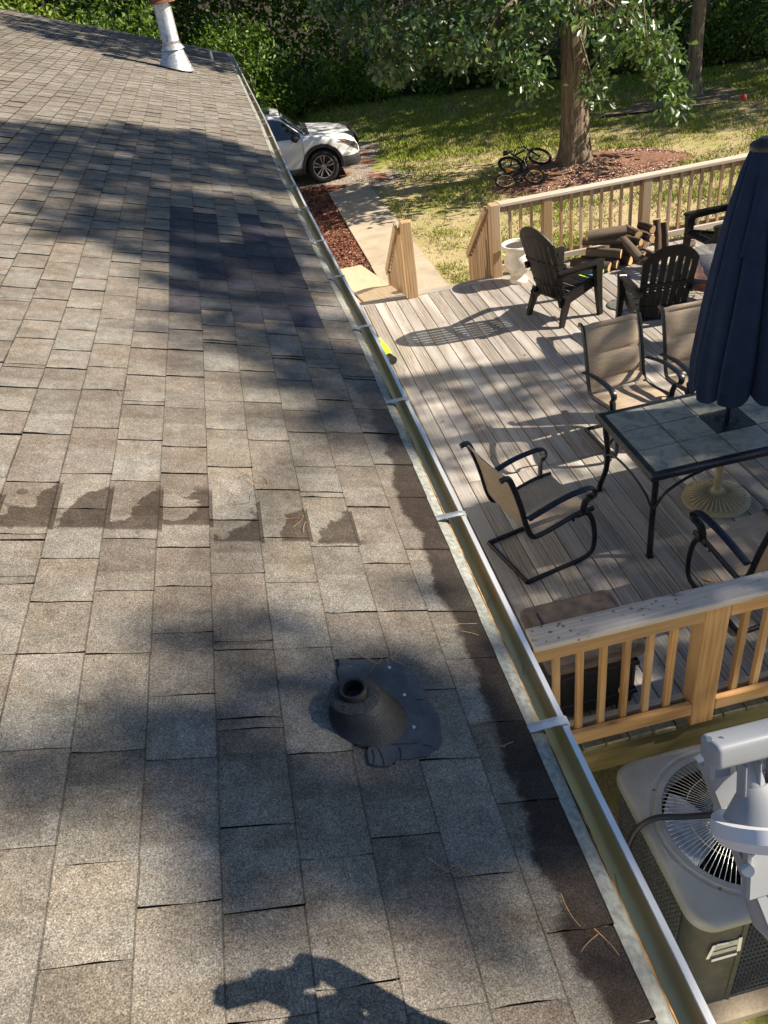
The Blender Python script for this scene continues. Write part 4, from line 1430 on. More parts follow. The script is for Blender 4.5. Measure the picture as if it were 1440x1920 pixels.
# --- firewood: every log a thing
def make_log(p0, p1, r, name_label, seed):
    rr = random.Random(seed)
    p0, p1 = Vector(p0), Vector(p1)
    d = p1 - p0; L = d.length; y = d.normalized()
    z = Vector((0, 0, 1)); z = (z - z.dot(y) * y).normalized() if abs(y.z) < .95 else Vector((1, 0, 0))
    x = y.cross(z)
    n = 14
    ph = [rr.uniform(0, 6.28) for _ in range(3)]
    rows = []
    for i in range(7):
        u = i / 6
        bow = Vector((math.sin(u * 3.14) * rr.uniform(-.006, .01), 0, math.sin(u * 3.14) * .006))
        row = []
        for j in range(n):
            t = 2 * math.pi * j / n
            k = r * (1 + .09 * math.sin(2 * t + ph[0]) + .06 * math.sin(3 * t + ph[1]) + .06 * rr.uniform(-1, 1))
            row.append((k * math.cos(t) + bow.x, -L / 2 + L * u, k * math.sin(t) + bow.z))
        rows.append(row)
    root = MB(); root.grid([[rows[i][j] for i in range(7)] for j in range(n)], True)
    root = root.build('firewood_log', 'log_bark', smooth='all')
    m = Matrix((x, y, z)).transposed().to_4x4(); m.translation = (p0 + p1) / 2
    root.matrix_basis = m
    for e in (0, 6):
        yy = rows[e][0][1] + (-.001 if e == 0 else .001)
        mb = MB(); mb.add([(q[0] * .93, yy, q[2] * .93) for q in rows[e]] + [(0, yy, 0)], [((j + 1) % n, j, n) if e else (j, (j + 1) % n, n) for j in range(n)])
        o = mb.build('cut_end', 'log_end'); o.parent = root
    tag(root, name_label, 'log', 'firewood stacked by the far railing')
    return root
LOGS = [((4.02, 9.60, .06), (4.42, 9.28, .06), .055, 'thin log lying at the left foot of the firewood pile'),
        ((4.22, 9.78, .07), (4.62, 9.33, .07), .07, 'bottom log of the firewood pile, left of the tall stack'),
        ((4.36, 9.80, .075), (4.74, 9.36, .07), .07, 'bottom log at the middle of the firewood pile'),
        ((4.40, 9.72, .215), (4.80, 9.40, .205), .075, 'second row log with pale cut end in the firewood pile'),
        ((4.38, 9.82, .35), (4.84, 9.52, .345), .06, 'short third row log under the big top log'),
        ((4.36, 9.66, .475), (4.93, 9.58, .475), .075, 'big long log lying on top of the firewood pile'),
        ((4.66, 9.82, .075), (4.92, 9.40, .07), .068, 'firewood log with round end at the pile centre'),
        ((4.80, 9.80, .21), (4.98, 9.44, .205), .065, 'round ended log in the second row of the pile'),
        ((4.80, 9.60, .42), (5.00, 9.28, .08), .062, 'log leaning steeply down the front of the pile'),
        ((4.98, 9.84, .08), (5.12, 9.42, .075), .075, 'thick bottom log near the railing post'),
        ((5.00, 9.86, .235), (5.08, 9.50, .23), .07, 'split log in the upper right of the pile'),
        ((5.02, 9.88, .385), (5.06, 9.52, .385), .065, 'short log high in the pile before the railing post'),
        ((5.14, 9.62, .02), (5.12, 9.70, .50), .055, 'upright log standing against the railing post'),
        ((5.27, 9.66, .02), (5.23, 9.74, .42), .050, 'thin upright log right of the railing post'),
        ((5.25, 9.5, .055), (5.62, 9.62, .055), .055, 'log lying at the right end of the firewood pile'),
        ((4.86, 9.86, .30), (4.98, 9.50, .30), .058, 'short log wedged at the centre of the firewood pile'),
        ((4.62, 9.78, .33), (4.80, 9.44, .31), .055, 'short log with orange cut end under the long top log'),
        ((4.90, 9.62, .10), (4.98, 9.28, .09), .058, 'front bottom log with a round orange end, right of the leaning log'),
        ((4.95, 9.80, .42), (4.99, 9.52, .43), .055, 'small log high on the pile beside the upright logs')]
for i, (a_, b_, r_, l_) in enumerate(LOGS):
    sx_ = -.27 if i < 12 else -.03
    A_, B_ = Vector((a_[0] + sx_, a_[1], a_[2] * .86)), Vector((b_[0] + sx_, b_[1], b_[2] * .86))
    sh_ = .86 if i < 12 else 1.0
    M_ = (A_ + B_) / 2
    make_log(M_ + (A_ - M_) * sh_, M_ + (B_ - M_) * sh_, r_ * .86, l_, 40 + i)
mb = MB(); mb.tube(spline([(4.62, 9.02, .012), (4.75, 9.08, .02), (4.9, 9.02, .012), (5.05, 9.1, .012)], 4), [.012 - .0005 * i for i in range(13)], 6)
mb.build('fallen_branch', 'log_bark', label='thin pale branch on the boards before the firewood', cat='branch', smooth='all')
# blue and green plastic toy
toy = empty('plastic_toy', (4.02, 9.30, 0), .4, 'small blue and lime plastic toy left of the firewood', 'toy')
mb = MB(); mb.lathe([(0, .03), (.11, .03), (.15, .075), (.155, .085), (.148, .085), (.10, .045), (0, .045)], 24, (4.02, 9.28, 0)); mb.build('bowl', 'blue_plastic', toy, smooth=40)
mb = MB(); mb.lathe([(.15, .078), (.172, .080), (.175, .092), (.15, .094)], 24, (4.02, 9.28, 0)); mb.build('rim', 'lime_plastic', toy, smooth=40)
mb = MB(); mb.lathe([(0, .001), (.09, .001), (.09, .03), (0, .03)], 20, (4.02, 9.28, 0)); mb.build('foot', 'lime_plastic', toy, smooth=40)

# --- fire pit
pit = empty('fire_pit', (4.86, 7.95, 0), 0, 'rusty round fire pit with mesh dome between the brown chairs', 'fire pit')
px_, py_ = 4.86, 7.95
MB().lathe([(.0, .17), (.16, .18), (.27, .23), (.34, .32), (.36, .385), (.352, .385), (.33, .325), (.26, .245), (.15, .20), (0, .19)], 36, (px_, py_, 0)).build('bowl', 'copper_bowl', pit, smooth=50)
MB().lathe([(.345, .383), (.43, .385), (.44, .395), (.43, .402), (.35, .40), (.345, .395)], 40, (px_, py_, 0)).build('rim', 'black_metal', pit, smooth=40)
MB().lathe([(.345, .405), (.33, .47), (.27, .55), (.18, .605), (.08, .632), (0, .638)], 36, (px_, py_, 0)).build('spark_dome', 'mesh_dome', pit, smooth='all')
for k in range(3):
    t = 2.2 + 2 * math.pi * k / 3
    MB().tube([(px_ + .36 * math.cos(t), py_ + .36 * math.sin(t), .385), (px_ + .31 * math.cos(t), py_ + .31 * math.sin(t), .2), (px_ + .37 * math.cos(t), py_ + .37 * math.sin(t), .0)], .014, 8).build('leg', 'black_metal', pit, smooth=50)
MB().lathe([(.30, .085), (.315, .085), (.315, .10), (.30, .10), (.30, .085)], 36, (px_, py_, 0)).build('lower_ring', 'black_metal', pit)
for t in (3.4, .3):
    MB().tube(spline([(px_ + .44 * math.cos(t - .12), py_ + .44 * math.sin(t - .12), .39), (px_ + .50 * math.cos(t), py_ + .50 * math.sin(t), .37), (px_ + .44 * math.cos(t + .12), py_ + .44 * math.sin(t + .12), .39)], 4), .008, 6).build('handle', 'black_metal', pit, smooth=50)
mb = MB(); mb.lathe([(0, .002), (.15, .003), (.165, .012), (.17, .014), (.165, .016), (.14, .008), (0, .007)], 32, (4.02, 8.33, 0))
mb.build('round_tray', 'wire_steel', label='shallow round tray lying on the boards beside a brown chair', cat='tray', smooth=40)

# --- lime green blower by the wall
bl = empty('leaf_blower', (1.1, 8.3, 0), 0, 'lime green garden tool with black nozzle by the house wall', 'leaf blower')
MB().tube(spline([(1.02, 8.55, .10), (1.06, 8.42, .115), (1.11, 8.27, .10), (1.15, 8.14, .085), (1.17, 8.07, .08)], 5), [.07, .085, .092, .096, .098, .10, .10, .10, .098, .095, .092, .088, .085, .08, .075, .07, .066, .062, .058, .054, .05], 14).build('housing', 'lime_plastic', bl, smooth=50)
MB().tube([(1.172, 8.075, .08), (1.185, 8.03, .075), (1.20, 7.98, .07)], [.048, .045, .05], 14).build('nozzle', 'black_plastic', bl, smooth=50)
MB().tube(spline([(1.03, 8.5, .17), (1.05, 8.44, .25), (1.09, 8.33, .25), (1.12, 8.25, .17)], 4), .018, 8).build('handle', 'black_plastic', bl, smooth=50)
for sx in (-1, 1):
    MB().box((1.10 + sx * .06, 8.3, .012), (.03, .3, .024), Matrix.Rotation(.35, 3, 'Z'), .006).build('foot', 'black_plastic', bl)

# ================================================================== AIR CONDITIONER
ac = empty('air_conditioner', (1.74, 2.05, G), 0, 'grey outdoor air conditioner with round fan grille beside the near railing', 'air conditioner')
AX, AY, AH = 1.745, 2.05, .47
AT = .06
ZB = G + .08
mb = MB(); mb.box((AX, AY, G + .04), (1.1, 1.1, .08), None, .01); mb.build('concrete_pad', 'path_concrete', ac)
def rr_at(half, rad, n=8): return [(AX + x, AY + y) for x, y in rrect(-half, half, -half, half, rad, n)]
def ring_grid(loops):
    rows = []
    for pts, z in loops:
        rows.append([(p[0], p[1], z) for p in pts] + [(pts[0][0], pts[0][1], z)])
    return MB().grid(rows)
def circ(r, n=36, off=math.pi / 4 * 0):
    # same count and start as rrect(n=8): 4 * 9 = 36
    return [(AX + r * math.cos(t), AY + r * math.sin(t)) for t in [2 * math.pi * (i + .5 - .5) / 36 + .0 for i in range(36)]]
def circ_m(r):
    out = []
    for a0 in (0, 90, 180, 270):
        for k in range(9):
            t = math.radians(a0 + 90 * (k + .5) / 9.0)
            out.append((AX + r * math.cos(t), AY + r * math.sin(t)))
    return out
RF = .365
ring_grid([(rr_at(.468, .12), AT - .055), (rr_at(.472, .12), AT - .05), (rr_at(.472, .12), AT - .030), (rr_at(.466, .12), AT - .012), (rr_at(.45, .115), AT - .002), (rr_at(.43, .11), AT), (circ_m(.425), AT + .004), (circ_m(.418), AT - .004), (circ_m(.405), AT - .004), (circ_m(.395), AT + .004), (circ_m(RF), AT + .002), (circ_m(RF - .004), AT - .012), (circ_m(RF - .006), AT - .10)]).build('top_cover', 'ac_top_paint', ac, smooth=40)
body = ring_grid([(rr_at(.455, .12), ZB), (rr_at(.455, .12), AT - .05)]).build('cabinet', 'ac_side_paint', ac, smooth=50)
# louvred side panels: recessed dark backing and pressed slats with slots
def louvre(side):
    """side: 0 = +X, 1 = -X, 2 = -Y, 3 = +Y"""
    def M_(u, z, d):
        return {0: (AX + d, AY + u, z), 1: (AX - d, AY - u, z), 2: (AX + u, AY - d, z), 3: (AX - u, AY + d, z)}[side]
    pan = MB()
    x0, x1 = (-.20, .33) if side == 2 else (-.33, .33)
    pan.add([M_(x0, ZB + .04, .457), M_(x1, ZB + .04, .457), M_(x1, AT - .07, .457), M_(x0, AT - .07, .457)], [(0, 1, 2, 3)])
    pan = pan.build('louvre_panel', 'roof_felt', ac)
    z = ZB + .045
    sl = MB()
    while z < AT - .075:
        a_ = [M_(x0, z, .459), M_(x1, z, .459), M_(x1, z + .018, .468), M_(x0, z + .018, .468), M_(x1, z + .021, .459), M_(x0, z + .021, .459)]
        sl.add(a_, [(0, 1, 2, 3), (3, 2, 4, 5)])
        z += .048
    u = x0
    while u <= x1 + .001:
        w = .005
        a_ = [M_(u - w, ZB + .04, .458), M_(u + w, ZB + .04, .458), M_(u + w, AT - .07, .458), M_(u - w, AT - .07, .458), M_(u, ZB + .04, .466), M_(u, AT - .07, .466)]
        sl.add(a_, [(0, 4, 5, 3), (4, 1, 2, 5)])
        u += .0215
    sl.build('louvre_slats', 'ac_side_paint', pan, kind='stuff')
    MB().add([M_(x0 - .02, ZB + .01, .4585), M_(x0, ZB + .01, .466), M_(x0, AT - .06, .466), M_(x0 - .02, AT - .06, .4585)], [(0, 1, 2, 3)]).build('panel_edge', 'ac_side_paint', pan)
for s_ in range(4): louvre(s_)
# fan grille: radial wires, rings, hub, and fan below
gr = empty('fan_grille', (AX, AY, AT)); attach(gr, ac)
NW = 92
wires = []
w0 = None
for k in range(NW):
    t = 2 * math.pi * k / NW
    if w0 is None:
        w0 = MB().tube([(.105, 0, .022), (.20, 0, .024), (.30, 0, .016), (.352, 0, .006), (.366, 0, -.004)], .0019, 5).build('wire', 'wire_steel', None, smooth='all')
        o = w0
    else:
        o = link(bpy.data.objects.new('wire', w0.data))
    o.matrix_basis = Matrix.Translation((AX, AY, AT)) @ Matrix.Rotation(t, 4, 'Z')
    attach(o, gr)
for r_, z in ((.112, .0195), (.245, .0185)):
    MB().tube([(AX + r_ * math.cos(t), AY + r_ * math.sin(t), AT + z) for t in [2 * math.pi * k / 48 for k in range(48)]], .0022, 6, closed=True).build('ring_wire', 'wire_steel', gr, smooth='all')
MB().lathe([(.118, .018), (.118, .026), (.10, .034), (.0, .036)], 32, (AX, AY, AT)).build('hub_cap', 'ac_top_paint', gr, smooth=40)
fan = empty('fan', (AX, AY, AT - .1)); attach(fan, ac)
MB().lathe([(.085, -.20), (.085, -.05), (0, -.049)], 24, (AX, AY, AT)).build('motor', 'black_plastic', fan, smooth=40)
for k in range(3):
    t0 = 2.9 + 2 * math.pi * k / 3
    P = []
    for i in range(7):
        r_ = .07 + .275 * i / 6
        w = .36 + .30 * math.sin(i / 6 * 2.0)
        P.append([(AX + r_ * math.cos(t0 + w * (j / 6 - .5) * 2), AY + r_ * math.sin(t0 + w * (j / 6 - .5) * 2), AT - .075 - .07 * (j / 6) * (1.1 - .3 * i / 6)) for j in range(7)])
    MB().grid(P).build('blade', 'galvanised', fan, smooth='all')
MB().lathe([(.40, -.35), (.0, -.36)], 24, (AX, AY, AT)).build('coil_floor', 'roof_felt', ac)
for t in (.9, 2.45, 4.0, 5.4):
    MB().lathe([(.008, 0), (.006, .004), (0, .0045)], 8, (AX + .41 * math.cos(t), AY + .41 * math.sin(t), AT - .003)).build('screw', 'rusty_metal', ac, smooth='all')
# peeling labels near the corner
MB().box((AX - .06 - .235, AY - .4595, -.20), (.13, .003, .10), Matrix.Rotation(.03, 3, 'Y'), .0).build('foil_label', 'label_foil', ac)
lab = bpy.data.objects['foil_label']
for i, (x, z, w, h) in enumerate([(-.073, 0, .016, .125), (.073, .0, .018, .135), (-.02, .055, .06, .012)]):
    MB().box((AX - .295 + x, AY - .463, -.20 + z), (w, .004, h), Matrix.Rotation((.18, -.05, .2)[i], 3, 'Y'), .001).build('peeling_edge', 'label_white', lab)
MB().box((AX - .295, AY - .4625, -.205), (.12, .002, .006), None).build('printed_line', 'ink', lab)
MB().box((AX - .285, AY - .459, -.305), (.13, .003, .022), None).build('paper_strip', 'label_white', ac)
MB().box((AX - .4555, AY - .19, -.12), (.003, .10, .16), None).build('yellowed_label', 'label_white', ac)

# ================================================================== DISH FEED ARM NEAR THE CAMERA
def at(u, v, depth):
    return CAM + (_r * ((u - 720) / 1500) - _u * ((v - 960) / 1500) - _b) * depth
dish = empty('satellite_feed_arm', (.75, .2, G), 0, 'grey satellite receiver arm with white round feed cap above the air conditioner', 'antenna')
KD = .93
def at2(u, v, d): return at(u, v, d * KD)
ex = (at2(1440, 1355, 1.02) - at2(1320, 1385, 1.0)).normalized()
ey = -_u * .92 + -_b * .25; ey = (ey - ey.dot(ex) * ex).normalized()       # down the picture
ez = ex.cross(ey)
MD = Matrix((ex, ey, ez)).transposed()
bc = at2(1458, 1378, 1.01)
barm = MB().box(bc, (.187, .032, .036), MD, 0).build('receiver_bar', 'grey_plastic', dish, smooth='all')
_bv = barm.modifiers.new('round', 'BEVEL'); _bv.width = .007; _bv.segments = 4; _bv.limit_method = 'NONE'
sti = MB().box(bc - ex * .004 - ez * .0186 - ey * .002, (.034, .020, .0012), MD).build('barcode_sticker', 'label_white', barm)
for i in range(9):
    w = (.0012, .002, .0008, .0016, .001, .002, .0012, .0008, .0018)[i]
    MB().box(bc + ex * (-.018 + i * .0034) - ez * .0195 - ey * .005, (w * .8, .007, .0006), MD).build('barcode_line', 'ink', sti)
def cone(a, b, r0, r1, name, mat, n=28, caps=True):
    a, b = Vector(a), Vector(b)
    return MB().tube([a, a.lerp(b, .5), b], [r0, (r0 + r1) / 2, r1], n, caps).build(name, mat, dish, smooth=40)
cone(at2(1398, 1395, 1.045), at2(1412, 1480, 1.035), .016, .0145, 'horn_neck', 'grey_plastic')
MB().box((at2(1346, 1402, 1.05) + at2(1346, 1440, 1.05)) / 2, (.030, .05, .02), MD, .004).build('bar_clamp', 'grey_plastic', dish)
for q in (1330, 1352):
    MB().tube([at2(q, 1386, .985), at2(q, 1386, 1.0)], [.0035, .0035], 8).build('bar_screw', 'wire_steel', dish, smooth=40)
for off in (-.020, .0, .020):
    MB().box((at2(1398, 1428, 1.045) + at2(1412, 1475, 1.035)) / 2 + ex * off - ez * .012, (.003, .055, .016), MD, .001).build('neck_fin', 'grey_plastic', dish)
cone(at2(1412, 1472, 1.035), at2(1430, 1532, 1.03), .016, .050, 'horn', 'grey_plastic')
ax_ = (at2(1442, 1610, 1.012) - at2(1430, 1520, 1.02)).normalized()
dc = at2(1436, 1532, 1.03)
cone(dc, dc + ax_ * .016, .0615, .0640, 'feed_cap', 'white_plastic', 44)
cone(dc + ax_ * .016, dc + ax_ * .028, .0640, .0575, 'feed_cap_rim', 'white_plastic', 44)
cone(dc + ax_ * .028, dc + ax_ * .031, .054, .047, 'feed_cap_face', 'grey_plastic', 44)
# arm running down past the gutter to a ground pole
a0, a1, a2 = at2(1352, 1455, 1.12), at2(1430, 1640, 1.12), at2(1478, 1760, 1.14)
MB().tube([at2(1336, 1418, 1.10), a0, a0.lerp(a1, .5), a1, a2], [.9, .9, 1.0, 1.1, 1.1], 4, True, (.021, .014), up=-_b).build('arm', 'grey_plastic', dish, smooth=30)
MB().tube([at2(1402, 1632, 1.065), at2(1402, 1632, 1.10)], [.008, .008], 12).build('arm_bolt', 'wire_steel', dish, smooth=40)
MB().box(at2(1434, 1628, 1.10), (.060, .075, .016), MD, .003).build('arm_plate', 'grey_plastic', dish)
MB().tube(spline([a1, a2, Vector((.72, .2, 2.72)), Vector((.78, .12, 2.4)), Vector((.80, .10, 1.8))], 4), .020, 10).build('lower_arm', 'grey_plastic', dish, smooth=50)
MB().tube([(.80, .10, 1.9), (.80, .10, G)], .03, 12).build('ground_pole', 'galvanised', dish, smooth=50)
# insulated black hose lying over the fan cover
hz = AT + .030
MB().tube(spline([(1.08, 2.02, G + .02), (1.10, 2.04, G + .5), (1.17, 2.09, -.12), (1.235, 2.125, .045), (1.34, 2.13, hz + .018), (1.48, 2.105, hz + .008), (1.62, 2.075, hz + .008), (1.70, 2.055, hz + .010)], 6), .0155, 10).build('insulated_hose', 'black_plastic', smooth='all', label='black insulated hose lying across the fan grille of the air conditioner', cat='hose')

# ================================================================== CAR, BICYCLES, BALL
car = empty('parked_car', (0, 0, 0), 0, 'white sport utility car parked nose out beyond the end of the gutter', 'car')
CL, CW = 4.82, .985
def ip(x, xs_, ys_): return float(np.interp(x, xs_, ys_))
def car_zt(x): return ip(x, [0, .06, .14, .3, .6, .95, 1.22, 1.30, 1.76, 1.95, 2.5, 3.2, 4.1, 4.4, 4.72, 4.82], [.66, .80, .90, .985, 1.045, 1.09, 1.125, 1.15, 1.555, 1.61, 1.665, 1.68, 1.63, 1.55, 1.10, .80])
def car_w(x): return ip(x, [0, .05, .12, .25, .45, .7, 1.2, 3.8, 4.4, 4.7, 4.82], [.60, .74, .83, .90, .945, .97, .985, .985, .96, .90, .80])
def car_belt(x): return min(car_zt(x) - .035, ip(x, [0, .3, .8, 1.3, 2.5, 4.3, 4.82], [.74, .90, .985, 1.05, 1.07, 1.10, .85]))
WX = (.93, 3.75); WR = .372
def car_bot(x):
    z = ip(x, [0, .05, .2, .5, 4.3, 4.7, 4.82], [.42, .34, .28, .27, .27, .32, .42])
    for w in WX:
        d = abs(x - w)
        if d < .455: z = max(z, WR + math.sqrt(.455 ** 2 - d * d) * .99)
    return z
def car_sec(x):
    zt, w, zb_, z0 = car_zt(x), car_w(x), car_belt(x), car_bot(x)
    cab = ip(x, [1.2, 1.76, 4.2, 4.75], [0, 1, 1, 0])
    wt = w * (.80 * (1 - cab) + .66 * cab)
    top = [(0, zt), (wt * .5, zt - .008), (wt * .85, zt - .022), (wt, zt - .05 if cab > .05 else zt - .03)]
    wb_ = w * .955
    mid = [(wt + (wb_ - wt) * q, (top[-1][1]) + (zb_ - top[-1][1]) * q) for q in (.33, .66, 1.0)]
    hs = [zb_ - .04, zb_ - .13, zb_ - .28, .62, .48, .40]
    side = []
    prev = zb_
    for q, k in zip(hs, (.985, .997, .988, 1.0, .995, .985)):
        q = max(min(q, prev - .004), z0 + .004)
        side.append((w * k, q)); prev = q
    side.append((w * .965, min(z0, prev - .003)))
    return top + mid + side
CX0, CY0 = 2.98, 21.13
CA = -.045
ca, sa_ = math.cos(CA), math.sin(CA)
def cw(x, y, z):
    """x back from the nose, y to the near side positive -> world"""
    lx, ly = -x, -y
    return (CX0 + ca * lx - sa_ * ly, CY0 + sa_ * lx + ca * ly, G + z)
stx = sorted(set(list(np.linspace(0, CL, 64)) + [w + .455 * math.cos(t) for w in WX for t in np.linspace(0, math.pi, 17)] + [.03, .08, .15]))
secs = [(x, car_sec(x)) for x in stx]
for s_ in (1, -1):
    pass
mb = MB()
mb.grid([[cw(x, y, z) for y, z in sec][::-1] for x, sec in secs])
mb.grid([[cw(x, -y, z) for y, z in sec] for x, sec in secs])
mb.add([cw(0, y, z) for y, z in secs[0][1]] + [cw(0, -y, z) for y, z in secs[0][1][::-1]], [tuple(range(2 * len(secs[0][1])))])
carbody = mb.build('body', 'carpaint', car, smooth=30)
mb = MB(); mb.box((0, 0, 0), (.1, .1, .1)); mb = MB()
mb.grid([[cw(x, y, z) for y, z in ((-.9, .30), (.9, .30))] for x in (.15, CL - .15)])
mb.grid([[cw(x, .62, z) for z in (.28, 1.0)] for x in (.1, CL - .1)])
mb.grid([[cw(x, -.62, z) for z in (.28, 1.0)] for x in (.1, CL - .1)])
mb.build('underbody', 'dark_trim', car)
def car_panel(pts, name, mat, off=.007, parent=car):
    """pts: grid of (x, v) where v indexes the section polyline; side=+1"""
    rows = []
    for row in pts:
        out = []
        for x, v in row:
            sec = car_sec(x)
            i = int(min(max(v, 0), len(sec) - 1.001)); f_ = v - i
            y = sec[i][0] + (sec[i + 1][0] - sec[i][0]) * f_; z = sec[i][1] + (sec[i + 1][1] - sec[i][1]) * f_
            out.append(cw(x, y + off, z + off * .4))
        rows.append(out)
    return MB().grid(rows).build(name, mat, parent, smooth='all')
# side glass (section index 3..6 is the cabin side)
def glass_side(x0, x1, name):
    rows = []
    for i in range(15):
        x = x0 + (x1 - x0) * i / 14
        t = min(1, max(0, (x - 1.22) / .60))
        rows.append([(x + 0, 3.25 + (5.75 - 3.25) * k / 5) if False else (x, 5.85 - (5.85 - 3.3) * k / 5) for k in range(6)])
    return car_panel(rows, name, 'car_glass', .009)
glass_side(1.36, 2.36, 'front_window'); glass_side(2.46, 3.35, 'rear_window'); glass_side(3.45, 4.2, 'quarter_window')
def car_top(x, y, off=.008):
    sec = car_sec(x)
    ys_ = [p[0] for p in sec[:4]]; zs = [p[1] for p in sec[:4]]
    return cw(x, y, float(np.interp(abs(y), ys_, zs)) + off)
mb = MB(); rows = []
for i in range(9):
    x = 1.27 + (1.74 - 1.27) * i / 8
    w = car_sec(x)[3][0] * .985
    rows.append([car_top(x, -w + 2 * w * k / 16, .012) for k in range(17)])
mb.grid(rows); mb.build('windshield', 'car_glass', car, smooth='all')
mb = MB(); rows = []
for i in range(5):
    x = 1.95 + .9 * i / 4
    rows.append([car_top(x, -.42 + .84 * k / 8, .010) for k in range(9)])
mb.grid(rows); mb.build('sunroof', 'car_glass', car, smooth='all')
mb = MB(); rows = []
for i in range(4):
    x = 1.13 + .13 * i / 3
    w = car_sec(x)[3][0] * .95
    rows.append([car_top(x, -w + 2 * w * k / 12, .006) for k in range(13)])
mb.grid(rows); mb.build('cowl', 'dark_trim', car, smooth='all')
# wheel arches, sill, bumper
for wx in WX:
    for sgn in (1, -1):
        rows = []
        for i in range(25):
            t = math.pi * i / 24 * 1.1 - .05 * math.pi
            rows.append([cw(wx + r_ * math.cos(t), sgn * (car_w(wx + .4 * math.cos(t)) * .99 + d), max(.26, WR + r_ * math.sin(t))) for r_, d in ((.43, -.03), (.435, .012), (.50, .016), (.515, .004))])
        MB().grid(rows).build('arch_trim', 'dark_trim', car, smooth=40)
    for sgn in (1, -1):
        wy = sgn * .845
        wh = empty('wheel', cw(wx, wy, WR)); attach(wh, car)
        def wp(r, t, d): return cw(wx + r * math.cos(t), wy + sgn * d, WR + r * math.sin(t))
        n = 44
        mb = MB(); mb.grid([[wp(r_, 2 * math.pi * j / n, d) for j in range(n + 1)] for r_, d in ((.25, .10), (.27, .115), (.33, .118), (.362, .10), (.372, .075), (.372, -.08), (.33, -.11), (.25, -.10))])
        mb.build('tyre', 'tyre_rubber', wh, smooth=40)
        mb = MB(); mb.grid([[wp(r_, 2 * math.pi * j / n, d) for j in range(n + 1)] for r_, d in ((.256, .108), (.246, .112), (.238, .10), (.232, -.05))]); mb.grid([[wp(r_, 2 * math.pi * j / n, -.02) for j in range(n + 1)] for r_ in (.235, .001)])
        rim = mb.build('rim', 'dark_trim', wh, smooth=40)
        for k in range(5):
            for q in (-.16, .16):
                t = math.pi / 2 + 2 * math.pi * k / 5
                mb = MB()
                A = [wp(.05, t + q * 1.0, .085), wp(.05, t + q * 2.6, .085), wp(.235, t + q * 1.75, .104), wp(.240, t + q * .75, .104)]
                B = [wp(.05, t + q * 1.0, .05), wp(.05, t + q * 2.6, .05), wp(.235, t + q * 1.75, .06), wp(.240, t + q * .75, .06)]
                mb.add(A + B, [(0, 1, 2, 3), (0, 1, 5, 4), (1, 2, 6, 5), (2, 3, 7, 6), (3, 0, 4, 7)])
                mb.build('spoke', 'alloy', wh)
        mb = MB(); mb.grid([[wp(r_, 2 * math.pi * j / n, d) for j in range(n + 1)] for r_, d in ((.258, .109), (.252, .116), (.244, .112))]); mb.build('rim_edge', 'alloy', wh, smooth=40)
        mb = MB(); mb.grid([[wp(r_, 2 * math.pi * j / 20, d) for j in range(21)] for r_, d in ((.06, .08), (.055, .098), (.001, .10))]); mb.build('hub_cap', 'alloy', wh, smooth=40)
for sgn in (1, -1):
    rows = [[cw(x, sgn * (car_w(x) * .985 + d), z) for z, d in ((.27, -.02), (.30, .012), (.40, .016), (.425, .004))] for x in np.linspace(1.42, 3.26, 8)]
    MB().grid(rows).build('sill_trim', 'dark_trim', car, smooth=40)
rows = [[cw(x, car_w(x) + d, z) for z, d in ((.27, -.03), (.33, .012), (.47, .016), (.52, .004))] for x in np.linspace(.0, .46, 9)]
MB().grid(rows).build('bumper_trim', 'dark_trim', car, smooth=40)
rows = [[cw(x, -car_w(x) - d, z) for z, d in ((.27, -.03), (.33, .012), (.47, .016), (.52, .004))] for x in np.linspace(.0, .46, 9)]
MB().grid(rows).build('bumper_trim', 'dark_trim', car, smooth=40)
mb = MB(); mb.grid([[cw(-.012, y, z) for z in (.30, .50, .86)] for y in np.linspace(-.58, .58, 7)]); mb.build('grille', 'black_plastic', car)
for z in (.56, .64, .72, .80):
    MB().tube([cw(-.02, -.55, z), cw(-.028, 0, z), cw(-.02, .55, z)], .012, 6).build('grille_bar', 'dark_trim', car)
for sgn in (1, -1):
    rows = []
    for i in range(9):
        x = .03 + .47 * i / 8
        zt = min(car_belt(x) - .015, .93 - .0 * x) - (.0 if x < .2 else .0)
        h_ = .15 * (1 - (i / 8) ** 1.4) + .012
        rows.append([cw(x, sgn * (car_w(x) * .995 + .010), zt - h_ * k / 3) for k in range(4)])
    hl = MB().grid(rows).build('headlight', 'lamp_glass', car, smooth='all')
    MB().grid([[(p[0], p[1] - .004 * sgn, p[2]) for p in r_[1:3]] for r_ in rows[5:8]]).build('indicator', 'orange_paint', hl)
    for x in (.12, .24):
        MB().lathe([(.045, 0), (.03, .01), (0, .012)], 14, (0, 0, 0)).v
    fl = MB(); fl.box(cw(.10, sgn * (car_w(.10) + .006), .50), (.14, .03, .07), None, .01); fl.build('fog_light', 'alloy', car)
    mr = MB(); mr.box(cw(1.50, sgn * 1.06, 1.10), (.16, .22, .15), Matrix.Rotation(.15, 3, 'Z'), .05); mr.build('mirror', 'black_plastic', car, smooth=60)
    MB().tube([cw(1.48, sgn * .93, 1.06), cw(1.50, sgn * 1.02, 1.08)], .025, 8).build('mirror_stalk', 'black_plastic', car)
    for x in (1.34, 2.40):
        MB().tube([cw(x, sgn * (car_sec(x)[q][0] + .002), car_sec(x)[q][1]) for q in (6, 7, 8, 9, 10, 11)], .005, 5).build('door_seam', 'dark_trim', carbody)
    MB().box(cw(2.2, sgn * 1.0, .93), (.2, .03, .03), None, .01).build('door_handle', 'carpaint', car, smooth=60)

